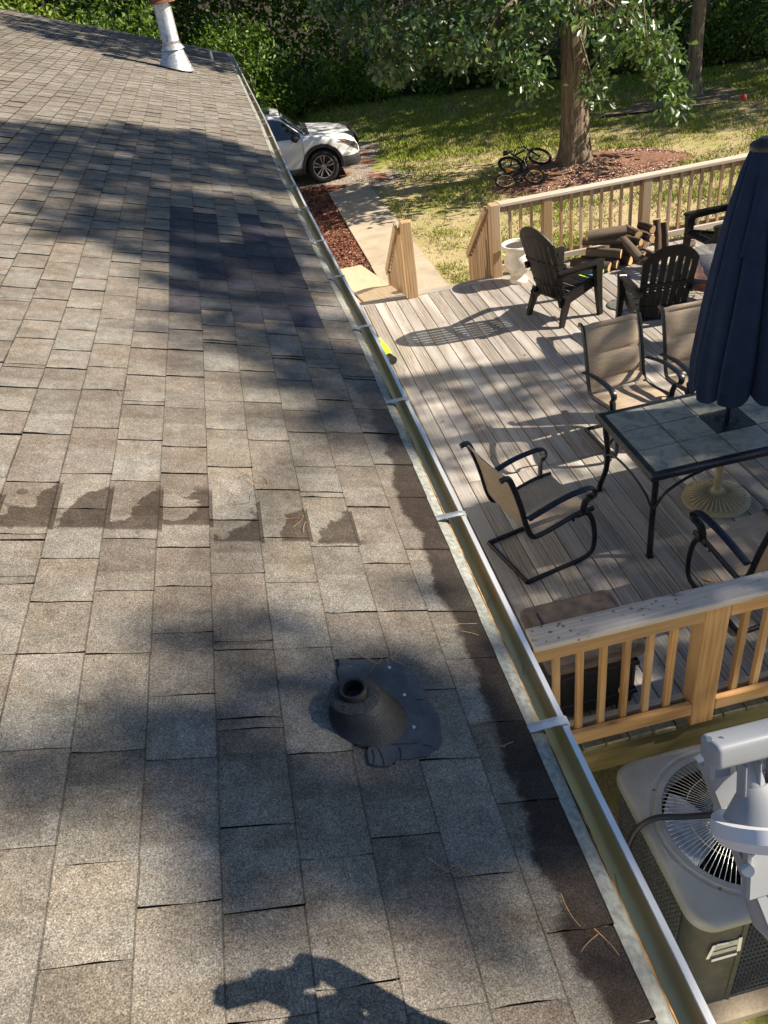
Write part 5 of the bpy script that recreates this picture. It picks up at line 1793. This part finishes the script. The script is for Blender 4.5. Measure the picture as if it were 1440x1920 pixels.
def bicycle(name, label, loc, rz, tilt, s, frame_mat, rim_mat, bars, parts_wheels=(True, True)):
    root = empty(name, (0, 0, 0), 0, label, 'bicycle')
    R = .32
    def P(x, z, y=0): return (x * s, y * s, z * s)
    B_, H_, S_, W0, W1 = (0, .28), (.42, .72), (-.12, .70), (-.45, R), (.58, R)
    def tb(pts, r, nm, mat): MB().tube([P(*p) for p in pts], r * 1.4 * s, 8).build(nm, mat, root, smooth=50)
    tb([B_, (.46, .60)], .022, 'down_tube', frame_mat); tb([B_, S_], .018, 'seat_tube', frame_mat); tb([(-.10, .62), H_], .02, 'top_tube', frame_mat)
    tb([B_, W0], .012, 'chain_stay', frame_mat); tb([(-.11, .64), W0], .011, 'seat_stay', frame_mat)
    tb([H_, W1], .018, 'fork', frame_mat); tb([(.42, .72), (.385, .86)], .016, 'stem', 'black_metal')
    tb([(-.12, .70), (-.14, .78)], .014, 'seat_post', 'black_metal')
    MB().tube([P(-.32, .80), P(-.2, .80), P(-.02, .79)], [.07 * s, .055 * s, .02 * s], 8, True).build('saddle', 'orange_paint' if rim_mat == 'yellow_rim' else 'black_plastic', root, smooth='all')
    MB().tube(spline([P(.30, 1.02, -.32), P(.34, 1.02, -.16), P(.385, .87, -.04), P(.385, .87, .04), P(.34, 1.02, .16), P(.30, 1.02, .32)], 5), .012 * s, 8).build('handlebar', bars, root, smooth=50)
    for sg in (-1, 1): MB().tube([P(.30, 1.02, sg * .32), P(.31, 1.02, sg * .2)], .018 * s, 8).build('grip', 'black_plastic', root, smooth=50)
    for (cx, cz) in (W0, W1):
        wh = MB().tube([P(cx + R * math.cos(t), cz + R * math.sin(t)) for t in [2 * math.pi * k / 36 for k in range(36)]], .036 * s, 8, closed=True).build('wheel', 'tyre_rubber', root, smooth='all')
        o = MB().tube([P(cx + (R - .04) * math.cos(t), cz + (R - .04) * math.sin(t)) for t in [2 * math.pi * k / 36 for k in range(36)]], .016 * s, 6, closed=True).build('rim', rim_mat, wh, smooth='all')
        for k in range(18):
            t = 2 * math.pi * k / 18
            MB().tube([P(cx, cz, .02 * (-1) ** k), P(cx + (R - .05) * math.cos(t), cz + (R - .05) * math.sin(t))], .0025 * s, 4).build('spoke', 'wire_steel', wh)
        MB().tube([P(cx, cz, -.05), P(cx, cz, .05)], .022 * s, 8).build('hub', 'black_metal', wh, smooth=50)
    MB().tube([P(.09 * math.cos(t), .28 + .09 * math.sin(t), .05) for t in [2 * math.pi * k / 20 for k in range(20)]], .008 * s, 6, closed=True).build('chainring', 'black_metal', root)
    for sg, a in ((1, .5), (-1, .5 + math.pi)):
        MB().tube([P(0, .28, sg * .06), P(.16 * math.cos(a), .28 + .16 * math.sin(a), sg * .08)], .010 * s, 6).build('crank', 'black_metal', root)
        MB().box(P(.16 * math.cos(a), .28 + .16 * math.sin(a), sg * .12), (.09 * s, .09 * s, .025 * s)).build('pedal', 'black_plastic', root)
    root.matrix_basis = Matrix.Translation(loc) @ Matrix.Rotation(rz, 4, 'Z') @ Matrix.Rotation(tilt, 4, 'X')
    return root
bicycle('bicycle', 'black bicycle lying on its side against the oak trunk', (6.25, 17.75, G + .10), .35, math.radians(-62), .80, 'black_metal', 'dark_trim', 'black_metal')
bicycle('bicycle', 'small child bicycle with yellow wheel rims and orange saddle lying on the mulch', (5.62, 16.62, G + .11), -.15, math.radians(-64), .60, 'black_metal', 'yellow_rim', 'wire_steel')
MB().lathe([(.08 * math.sin(t), .08 - .08 * math.cos(t)) for t in np.linspace(0.02, math.pi - .02, 12)], 20, (12.85, 20.4, G + .045)).build('ball', 'red_rubber', smooth='all', label='small red ball on the shaded lawn at the far right', cat='ball')

# ================================================================== VEGETATION
def trunk_mesh(mb, base, top, r0, r1, flare=.0, n=20, m=14, wob=.05, seed=0):
    r = random.Random(seed)
    base, top = Vector(base), Vector(top)
    ph = [r.uniform(0, 6.28) for _ in range(4)]
    rows = []
    for i in range(m + 1):
        u = (i / m) ** 1.6
        c = base.lerp(top, u) + Vector((math.sin(u * 4 + ph[0]), math.cos(u * 3 + ph[1]), 0)) * wob * u
        h = u * (top - base).length
        R = r0 + (r1 - r0) * u + flare * math.exp(-h / .35)
        row = []
        for j in range(n):
            t = 2 * math.pi * j / n
            k = 1 + .05 * math.sin(3 * t + ph[2]) + .035 * math.sin(7 * t + ph[3] + u * 3) + (.20 * math.sin(5 * t + ph[0]) + .1 * math.sin(8 * t)) * math.exp(-h / .25) * (flare > 0)
            row.append(c + Vector((math.cos(t), math.sin(t), 0)) * R * k)
        rows.append([tuple(p) for p in row] + [tuple(row[0])])
    mb.grid(rows)
def clumps(centers, per, rad, size, pal, rng, droop=.5, aspect=.55, squash=.75, jit=.3):
    C = np.repeat(np.asarray(centers), per, 0)
    d = rng.normal(size=C.shape) * rad * rng.uniform(.5, 1.2, (len(C), 1)); d[:, 2] *= squash
    P = C + d
    tone = np.repeat(rng.uniform(.62, 1.42, len(centers)), per)[:, None] * np.array([1, 1, 1])
    return leaf_arrays(P, size, aspect, droop, np.clip(leaf_cols(len(P), pal, rng, jit) * tone, 0, 1), rng, .16, unit(d) * .6)
def join(parts):
    V, F, T = [], [], []
    o = 0
    for v, f, t in parts:
        V.append(v); F.append(f + o); T.append(t); o += len(v)
    return np.concatenate(V), np.concatenate(F), np.concatenate(T)

OAK_PAL = [(.048, .092, .032), (.060, .112, .038), (.040, .078, .032), (.074, .126, .042), (.098, .135, .042)]
WOOD_PAL = [(.052, .100, .020), (.070, .130, .022), (.040, .078, .018), (.095, .155, .026), (.125, .180, .030)]
rng = np.random.default_rng(21)
def inpoly(u, v, P):
    c = False
    j = len(P) - 1
    for i in range(len(P)):
        if (P[i][1] > v) != (P[j][1] > v) and u < (P[j][0] - P[i][0]) * (v - P[i][1]) / (P[j][1] - P[i][1]) + P[i][0]: c = not c
        j = i
    return c
def pix(p):
    q = Vector(p) - CAM; d = -q.dot(_b)
    return 720 + 1500 * q.dot(_r) / d, 960 - 1500 * q.dot(_u) / d
LEAF_A = .24 * .24 * .55 * .62
def shade_points(polys, plane, xr=(12.6, 16.4)):
    out = []
    for P, lai in polys:
        if plane == 'roof':
            W = [onroof(*q) for q in P]
        else:
            W = [Vector((q[0], q[1], 0)) for q in P]
        x0, x1 = min(w.x for w in W), max(w.x for w in W); y0, y1 = min(w.y for w in W), max(w.y for w in W)
        Nn = Vector((SP, 0, CP)) if plane == 'roof' else Vector((0, 0, 1))
        n = int((x1 - x0) * (y1 - y0) * (Nn.dot(SUNV)) * lai / (LEAF_A * .55) / 6)
        for _ in range(n):
            x, y = rng.uniform(x0, x1), rng.uniform(y0, y1)
            if plane == 'roof':
                p = Vector((x, y, zr(x)))
                u, v = pix(p)
                if not inpoly(u, v, P): continue
            else:
                p = Vector((x, y, 0))
                if not inpoly(x, y, P): continue
            t = (rng.uniform(*xr) - p.x) / SUNV.x
            out.append(tuple(p + SUNV * t))
    return out
# ---- the oak on the lawn
ob = Vector((7.19, 17.52, G - .05))
oak = empty('oak_tree', ob, 0, 'big oak with flared trunk on the mulch ring, boughs hanging over the lawn', 'tree')
mb = MB(); trunk_mesh(mb, ob, (6.95, 17.5, 6.5), .30, .16, .17, 28, 26, .04, 3)
limbs = []
def limb(mb, a, b, r0, r1, seed, sag=.3):
    r = random.Random(seed)
    a, b = Vector(a), Vector(b)
    mid = a.lerp(b, .5) + Vector((r.uniform(-.3, .3), r.uniform(-.3, .3), sag))
    pts = spline([a, mid, b], 6)
    mb.tube(pts, [r0 + (r1 - r0) * i / (len(pts) - 1) for i in range(len(pts))], 7)
low_u = [560, 600, 640, 690, 720, 745, 790, 850, 880, 930, 960, 1000, 1020, 1060, 1075, 1110, 1130, 1180, 1215, 1240, 1275, 1295, 1320]
low_v = [-40, 15, 40, 85, 150, 165, 105, 150, 95, 160, 120, 190, 115, 60, 70, 190, 175, 95, 110, 185, 215, 120, -40]
cent = []
while len(cent) < 600:
    u = rng.uniform(590, 1305); L = np.interp(u, low_u, low_v)
    v = L - abs(rng.normal()) * 75 - 4
    if v < -190: continue
    # open gaps where the dark wood and the trunk show
    gap = math.sin(u * .031 + 1.0) * math.sin(v * .047 + u * .013) + .6 * math.sin(u * .09) * math.sin(v * .11 + 2)
    if gap < -.50 or (1020 < u < 1100 and v > 45) or (905 < u < 935 and v > 60) or (1262 < u and not (95 < v and u < 1276)): continue
    d = 17.2 - 3.0 * math.sqrt(max(0, 1 - ((u - 960) / 380) ** 2)) * rng.uniform(.0, 1.0) + rng.normal() * .25
    p = at(u, v, d); cent.append((p.x, p.y, p.z))
cent = np.array(cent)
parts_ = [clumps(cent, 12, .14, .172, OAK_PAL, rng, .7, .52, .8, .25)]
up = rng.normal(size=(230, 3)); up = unit(up) * (rng.uniform(.25, 1, (230, 1)) ** .5) * np.array([3.9, 3.4, 3.2]) + np.array([6.9, 17.4, 6.6])
up = up[up[:, 2] > 3.4]
parts_.append(clumps(up, 30, .42, .21, OAK_PAL, rng, .4, .55))
top_ = np.array(shade_points([([(0, 22), (180, 50), (430, 98), (447, 138), (400, 128), (330, 116), (200, 96), (0, 48)], 3.0)], 'roof', (5.0, 9.2)))
parts_.append(clumps(top_, 6, .12, .24, OAK_PAL, rng, .3, .55))
mesh_obj('crown', fast_mesh('oak_crown', *join(parts_)[:2], 'oak_leaf', join(parts_)[2]) if False else (lambda J: fast_mesh('oak_crown', J[0], J[1], 'oak_leaf', J[2]))(join(parts_)), oak)
sel = cent[rng.choice(len(cent), 34, replace=False)]
for i, c_ in enumerate(sel):
    h = 1.9 + (i % 6) * .45
    limb(mb, (7.1 - .02 * h, 17.5, h), tuple(c_), .05, .008, i, .45)
for i in range(8):
    a_ = 2 * math.pi * i / 8
    limb(mb, (7.0, 17.5, 2.8 + .3 * i), (6.9 + 2.6 * math.cos(a_), 17.4 + 2.3 * math.sin(a_), 5.0 + .4 * i), .10, .03, 50 + i, .5)
mb.build('trunk', 'bark', oak, smooth='all', origin=tuple(ob))

# ---- second trunk on the lawn
tb_ = Vector((12.42, 22.2, G - .05))
t2 = empty('lawn_tree', tb_, 0, 'slimmer bare trunked tree on the dark soil patch at the upper right', 'tree')
mb = MB(); trunk_mesh(mb, tb_, (12.5, 22.3, 6.5), .19, .11, .16, 20, 20, .03, 8)
for i in range(8):
    a_ = 2 * math.pi * i / 8
    limb(mb, (12.48, 22.28, 3.2 + .35 * i), (12.5 + 2.2 * math.cos(a_), 22.3 + 2.0 * math.sin(a_), 4.8 + .4 * i), .06, .02, 90 + i, .4)
limb(mb, (12.42, 22.22, 1.2), (11.6, 21.6, 1.15), .02, .006, 5, .05)
mb.build('trunk', 'bark', t2, smooth='all', origin=tuple(tb_))
up = unit(rng.normal(size=(85, 3))) * (rng.uniform(.3, 1, (85, 1)) ** .5) * np.array([2.8, 2.6, 2.2]) + np.array([12.5, 22.3, 5.9])
J = clumps(up, 26, .42, .24, OAK_PAL, rng, .4, .55)
mesh_obj('crown', fast_mesh('tree_crown', J[0], J[1], 'oak_leaf', J[2]), t2)

# ---- trees to the right whose crowns throw the shade on roof and deck
ROOF_SHADE = [
    ([(0, 225), (120, 232), (260, 236), (400, 258), (520, 300), (570, 350), (480, 352), (380, 335), (250, 335), (120, 335), (0, 300)], 5.0),
    ([(150, 335), (300, 345), (420, 362), (560, 380), (620, 480), (600, 600), (420, 595), (330, 565), (330, 480), (200, 470), (60, 420)], 3.4),
    ([(250, 590), (420, 598), (600, 635), (560, 665), (420, 645), (250, 618)], 3.2),
    ([(560, 590), (640, 620), (690, 700), (725, 790), (745, 860), (640, 790), (560, 720), (490, 650)], 4.0),
    ([(420, 1310), (620, 1275), (850, 1290), (960, 1330), (1010, 1450), (900, 1530), (600, 1570), (440, 1560), (405, 1430)], 6.0),
    ([(0, 1440), (200, 1370), (400, 1310), (620, 1280), (860, 1290), (960, 1340), (1060, 1560), (1090, 1700), (800, 1710), (560, 1690), (250, 1680), (0, 1670)], 4.0),
    ([(830, 1480), (1060, 1480), (1230, 1915), (880, 1915)], 3.0)]
DECK_SHADE = [
    ([(-1.5, 3.2), (4.8, 3.0), (5.0, 5.4), (4.2, 5.6), (2.6, 5.2), (1.6, 5.0), (-1.5, 5.0)], 3.4),
    ([(-1.5, 1.3), (3.5, 1.3), (3.5, 3.1), (-1.5, 3.3)], 3.6),
    ([(.6, 5.6), (2.0, 5.9), (4.6, 6.1), (5.2, 7.0), (3.6, 7.15), (2.3, 7.55), (1.2, 7.3), (.5, 7.1)], 1.5)]
sp_ = shade_points(ROOF_SHADE, 'roof') + shade_points(DECK_SHADE, 'deck')
sp_ = np.array(sp_)
# a few extra clumps above and behind round the crowns off
ex_ = unit(rng.normal(size=(120, 3))) * np.array([2.4, 3.6, 2.6]) + np.array([15.5, 2.2, 15.4])
ex_ = ex_[:0]
for k, (lab, x, y, ylo, yhi) in enumerate([('tall leafy shade tree beyond the right deck edge, nearer the house corner', 15.2, 2.2, -20, 2.7), ('tall leafy shade tree beyond the right deck edge, farther along the deck', 14.8, 5.2, 2.7, 40)]):
    b0 = Vector((x, y, G - .05))
    tr_ = empty('shade_tree', b0, 0, lab, 'tree', 'shade trees right of the deck')
    mine = sp_[(sp_[:, 1] >= ylo) & (sp_[:, 1] < yhi)]
    parts_ = [clumps(mine, 6, .10, .24, OAK_PAL, rng, .3, .55)]
    mx_ = ex_[(ex_[:, 1] >= ylo) & (ex_[:, 1] < yhi)]
    if len(mx_): parts_.append(clumps(mx_, 24, .45, .24, OAK_PAL, rng, .3, .55))
    J = join(parts_)
    mesh_obj('crown', fast_mesh('shade_crown', J[0], J[1], 'oak_leaf', J[2]), tr_)
    mb = MB(); trunk_mesh(mb, b0, (x + .1, y, 12.5), .34, .10, .2, 18, 18, .1, 30 + k)
    for i in range(16):
        c_ = mine[rng.integers(len(mine))]
        limb(mb, (x, y, max(4.5, c_[2] - 2.5)), tuple(c_), .06, .012, 200 + i + 40 * k, .1)
    mb.build('trunk', 'bark', tr_, smooth='all', origin=tuple(b0))
# ---- trees beyond the lawn on the right: shade on the far grass
for k, (x, y, h, lab) in enumerate([(18.5, 20.3, 6.0, 'broad tree beyond the right edge of the lawn, nearest the deck'), (19.5, 23.4, 6.5, 'broad tree beyond the right edge of the lawn, by the wood'), (24.5, 17.2, 7.5, 'tall tree far out beyond the right edge of the lawn')]):
    b0 = Vector((x, y, G - .05))
    tr_ = empty('lawn_edge_tree', b0, 0, lab, 'tree', 'trees right of the lawn')
    up = unit(rng.normal(size=(85, 3))) * (rng.uniform(.2, 1, (85, 1)) ** .5) * np.array([3.0, 2.0, 2.9]) + np.array([x, y, h])
    J = clumps(up, 24, .45, .26, WOOD_PAL, rng, .4, .55)
    mesh_obj('crown', fast_mesh('edge_crown', J[0], J[1], 'wood_leaf', J[2]), tr_)
    mb = MB(); trunk_mesh(mb, b0, (x, y, h + 1), .24, .08, .15, 16, 14, .1, 60 + k)
    for i in range(8):
        c_ = up[rng.integers(len(up))]
        limb(mb, (x, y, h - 2), tuple(c_), .06, .015, 300 + i + 20 * k, .2)
    mb.build('trunk', 'bark', tr_, smooth='all', origin=tuple(b0))

# ---- the wood behind the lawn
def wline(x): return 32.0 - .46 * max(x, 2.0) if x > 2 else 31.1 - .0 * x
cs = []
while len(cs) < 2300:
    x = rng.uniform(-16, 24)
    dep = abs(rng.normal()) * 3.0 + .3
    y = wline(x) + dep
    z = G + rng.uniform(.0, 1) ** 1.15 * 5.4
    # hollows under the canopy in the middle
    hol = math.sin(x * .9 + .5) * math.sin(z * 1.3 + x * .35)
    if 3.5 < x < 12.5 and dep < 3.5 and z > .2 and z < 3.0 and hol > -.15: continue
    if x > 11 and dep < 2.0 and z > .9: continue
    cs.append((x, y, z))
cs = np.array(cs)
J1 = clumps(cs, 24, .36, .19, WOOD_PAL, rng, .4, .55)
cn = np.stack([rng.uniform(-18, 28, 2000), np.zeros(2000), rng.uniform(3.9, 9.5, 2000)], 1)
cn[:, 1] = [wline(x) + rng.uniform(-1.2, 9) for x in cn[:, 0]]
J2 = clumps(cn, 18, .75, .42, WOOD_PAL, rng, .3, .6)
bk = np.stack([rng.uniform(-25, 40, 1300), rng.uniform(38, 46, 1300), rng.uniform(G, 8, 1300)], 1)
bk[:, 1] -= np.maximum(bk[:, 0], 0) * .36
J3 = clumps(bk, 16, .75, .42, WOOD_PAL, rng, .3, .6)
J = join([J1, J2, J3])
mesh_obj('woods', fast_mesh('woods', J[0], J[1], 'wood_leaf', J[2]), label='dense dark green wood closing the lawn', cat='woods', kind='stuff')
for k, (x, off, r0, lab) in enumerate([(1.0, 1.6, .13, 'forest trunk left of the brown brush pile'), (4.4, 1.4, .15, 'forest trunk behind the bright green bush'), (6.6, 2.0, .17, 'forest trunk in the dark gap left of the oak boughs'), (9.2, 1.4, .13, 'forest trunk just left of the oak, deep in shade'), (11.4, 2.2, .18, 'forest trunk between the oak and the slim lawn tree'), (15.0, 1.4, .14, 'forest trunk at the top right corner'), (-3.0, 1.2, .14, 'forest trunk behind the metal flue'), (17.5, 2.4, .16, 'forest trunk beyond the right end of the lawn')]):
    b0 = Vector((x, wline(x) + off, G - .05))
    tr_ = empty('forest_tree', b0, 0, lab, 'tree', 'trees along the wood edge')
    mb = MB(); trunk_mesh(mb, b0, (b0.x + .3, b0.y, 8.5), r0, .05, .08, 14, 14, .15, 70 + k)
    for i in range(6):
        a_ = 6.28 * i / 6
        limb(mb, (b0.x + .15, b0.y, 3.6 + .5 * i), (b0.x + 1.6 * math.cos(a_), b0.y + 1.6 * math.sin(a_), 5 + .5 * i), .04, .01, 400 + k * 9 + i, .2)
    mb.build('trunk', 'bark', tr_, smooth='all', origin=tuple(b0))
    up = unit(rng.normal(size=(40, 3))) * (rng.uniform(.2, 1, (40, 1)) ** .5) * np.array([1.8, 1.8, 2.2]) + np.array([b0.x + .2, b0.y, 6.8])
    J = clumps(up, 22, .4, .24, WOOD_PAL, rng, .4, .55)
    mesh_obj('crown', fast_mesh('forest_crown', J[0], J[1], 'wood_leaf', J[2]), tr_)
# ---- shrubs along the wood edge
LIME = [(.14, .20, .022), (.18, .24, .030), (.11, .17, .020)]  # yellow greens, brightened so the leaf colour carries the sunlight
MID = [(.085, .145, .022), (.115, .18, .028), (.065, .115, .02)]  # half-lit greens: brighter than WOOD_PAL, sunlight put into the leaf colour
SHR = [(4.05, 30.2, 1.0, 1.5, LIME, 'bright yellow green bush at the wood edge right of the brush pile'),
       (4.9, 29.7, .8, .7, LIME, 'low bright green weeds beside the yellow green bush'),
       (2.2, 29.6, 1.0, 1.1, WOOD_PAL, 'dark shrub behind the roof of the white car'),
       (.4, 27.2, 1.5, 3.3, MID, 'rounded green shrub just past the end of the gutter'),
       (1.5, 28.8, 1.2, 2.2, MID, 'leafy shrub between the gutter end and the car'),
       (-2.2, 25.4, 1.5, 4.6, MID, 'tall green shrub behind the metal flue'),
       (-4.3, 24.2, 1.1, 4.9, LIME, 'sunlit yellow green shrub above the far left roof edge'),
       (-5.6, 24.6, 1.3, 5.2, LIME, 'sunlit shrub at the top left corner above the roof'),
       (7.3, 28.8, .9, 1.2, WOOD_PAL, 'small dark shrub in the gap left of the oak'),
       (9.3, 28.0, .9, 1.0, WOOD_PAL, 'low shrub behind the oak trunk'),
       (12.9, 26.7, 1.0, 1.1, WOOD_PAL, 'shaded low shrub behind the slim lawn tree'),
       (15.4, 25.6, 1.3, 1.3, WOOD_PAL, 'shaded shrub at the upper right wood edge')]
for k, (x, y, r_, h, pal, lab) in enumerate(SHR):
    b0 = (x, y, G)
    root = empty('shrub', b0, 0, lab, 'shrub', 'shrubs along the wood edge')
    n_ = int(34 * r_ * h) + 20
    c_ = unit(rng.normal(size=(n_, 3))) * (rng.uniform(.1, 1, (n_, 1)) ** .4) * np.array([r_, r_ * .8, h * .5]) + np.array([x, y, G + h * .52])
    J = clumps(c_, 22, .20, .14, pal, rng, .3, .5)
    mesh_obj('foliage', fast_mesh('foliage', J[0], J[1], 'wood_leaf', J[2]), root)
    mb = MB()
    for i in range(6):
        a_ = 6.28 * i / 6
        mb.tube([(x, y, G), (x + .4 * r_ * math.cos(a_), y + .4 * r_ * math.sin(a_), G + h * .4), (x + .7 * r_ * math.cos(a_), y + .6 * r_ * math.sin(a_), G + h * .75)], [.03, .02, .006], 5)
    mb.build('stems', 'bark', root, smooth='all')
# ---- brush pile
mb = MB(); rb = random.Random(4)
for i in range(220):
    t = rb.uniform(0, 6.28); r_ = rb.random() ** .5 * .75
    p = Vector((3.0 + r_ * math.cos(t), 30.6 + r_ * .7 * math.sin(t), G + (.75 - r_) * rb.random() * 1.1 + .03))
    q = p + Vector((rb.uniform(-.5, .5), rb.uniform(-.5, .5), rb.uniform(-.25, .45)))
    q.z = max(q.z, G + .02)
    mb.tube([p, p.lerp(q, .5) + Vector((0, 0, .05)), q], [.016, .011, .004], 4)
mb.build('brush_pile', 'dry_needle', label='brown heap of dead branches at the wood edge', cat='brush pile', smooth='all')

# ---- grass blades and mulch chips
def patch(x, y):
    return np.sin(x * 1.7 + 1.3 * np.sin(y * .9)) * np.sin(y * 1.5 + 1.1 * np.sin(x * 1.1 + 2)) + .55 * np.sin(x * 4.1 + y * 2.3) * np.sin(y * 3.7 - x * 1.9) + .3 * np.sin(x * 9 + 2) * np.sin(y * 8.3 + x)
N0 = 420000
gx_ = rng.uniform(2.6, 18.5, N0); gy_ = 11.2 + rng.uniform(0, 1, N0) * 20.5
keep = (gy_ < 32.3 - .46 * gx_) & (gx_ < gy_ * .70 + .6)
keep &= ~((gx_ < 2.95) & (gy_ < 19.8))
keep &= ~(((gx_ - 7.35) / 2.15) ** 2 + ((gy_ - 17.15) / 1.42) ** 2 < 1 - .12 * rng.random(N0))
keep &= ~((gx_ < 4.3) & (gy_ > 19.0) & (gy_ < 24.5) & (gx_ < 3.6 + .5 * rng.random(N0)))
keep &= ~((((gx_ - 12) / 2.2) ** 2 + ((gy_ - 21.6) / .9) ** 2 < 1) & (rng.random(N0) < .8))
f_ = patch(gx_, gy_)
far = np.clip((gy_ - 18.5) / 3.5, 0, 1)
prob = np.clip(.42 + .55 * f_ + .60 * far, .06, 1.0)
keep &= rng.random(N0) < prob * .85
gx_, gy_, f_, far = gx_[keep], gy_[keep], f_[keep], far[keep]
n = len(gx_)
hgt = rng.uniform(.03, .085, n) * (1 + .3 * np.clip(f_, 0, 1)); wid = rng.uniform(.006, .014, n) * (1 + .4 * far)
ang = rng.uniform(0, 6.28, n)
lean = rng.normal(size=(n, 2)) * .045
B = np.stack([gx_, gy_, np.full(n, G - .002)], 1) + np.stack([np.zeros(n), np.zeros(n), .035 * np.sin(gx_ * .7 + 1) * np.sin(gy_ * .55) * (gy_ > 20)], 1)
off_ = np.stack([np.cos(ang) * wid, np.sin(ang) * wid, np.zeros(n)], 1)
tipv = B + np.stack([lean[:, 0], lean[:, 1], hgt], 1)
V = np.stack([B - off_, B + off_, tipv], 1).reshape(-1, 3)
F = np.arange(n * 3).reshape(-1, 3)
gcol = np.array([[.20, .255, .032], [.25, .295, .045], [.15, .215, .028], [.31, .31, .07]])[rng.integers(0, 4, n)]
scol = np.array([[.42, .34, .18], [.36, .28, .15], [.30, .27, .12]])[rng.integers(0, 3, n)]
strawy = (rng.random(n) < np.clip(.55 - .5 * f_ - .45 * far, .04, .95))[:, None]
T = np.where(strawy, scol, gcol) * rng.uniform(.75, 1.25, (n, 1))
mesh_obj('grass', fast_mesh('grass', V, F, 'grass_blade', np.repeat(T, 3, 0)), label='patchy green and straw coloured lawn grass', cat='grass', kind='stuff')
def chips(name, X_, Y_, Z_, label, pal_):
    n = len(X_)
    C = np.stack([X_, Y_, Z_], 1)
    a = rng.uniform(0, 6.28, n); d = np.stack([np.cos(a), np.sin(a), rng.normal(size=n) * .35], 1); d = unit(d)
    s = unit(np.cross(d, np.stack([rng.normal(size=n) * .5, rng.normal(size=n) * .5, np.ones(n)], 1)))
    L = rng.uniform(.015, .05, n)[:, None]; W = rng.uniform(.005, .013, n)[:, None]
    V = np.stack([C - d * L - s * W, C + d * L - s * W, C + d * L * .8 + s * W, C - d * L * .9 + s * W], 1).reshape(-1, 3)
    F = np.arange(n * 4).reshape(-1, 4)
    pal = np.array(pal_)
    T = pal[rng.integers(0, 5, n)] * rng.uniform(.7, 1.3, (n, 1))
    mesh_obj(name, fast_mesh(name, V, F, 'chip', np.repeat(T, 4, 0)), label=label, cat='mulch', kind='stuff')
n = 26000
t = rng.uniform(0, 6.28, n); r_ = rng.uniform(0, 1, n) ** .5
X_ = 7.3 + 2.1 * r_ * np.cos(t); Y_ = 17.15 + 1.4 * r_ * np.sin(t)
dd = np.sqrt(((X_ - 7.3) / 2.1) ** 2 + ((Y_ - 17.15) / 1.4) ** 2)
chips('mulch_chips', X_, Y_, G + .145 - .135 * dd + rng.uniform(0, .02, n), 'red brown bark chips heaped round the oak', [[.38, .215, .150], [.30, .155, .105], [.46, .31, .225], [.20, .105, .075], [.52, .40, .31]])
n = 16000
X_ = rng.uniform(.7, 1.92, n); Y_ = rng.uniform(13.6, 20, n)
chips('bark_chips', X_, Y_, G + .012 + rng.uniform(0, .02, n), 'dark red bark chips in the bed between house and path', [[.19, .070, .042], [.13, .042, .027], [.24, .105, .068], [.08, .032, .022], [.27, .16, .11]])
# fallen leaves and twigs on the deck and path
mb = MB(); rb = random.Random(12)
for i in range(70):
    x, y = rb.uniform(.8, 6.5), rb.uniform(2.8, 9.7)
    a_ = rb.uniform(0, 6.28); s_ = rb.uniform(.008, .022)
    mb.add([(x + s_ * math.cos(a_ + k) * (1.6 if k in (0, 3.1) else .7), y + s_ * math.sin(a_ + k) * (1.6 if k in (0, 3.1) else .7), .004 + .004 * (k > 2)) for k in (0, 1.5, 3.1, 4.7)], [(0, 1, 2, 3)])
mb.build('leaf_litter', 'dry_needle', label='small dry leaf fragments on the deck boards', cat='leaf litter', kind='stuff')
bpy.context.view_layer.update()
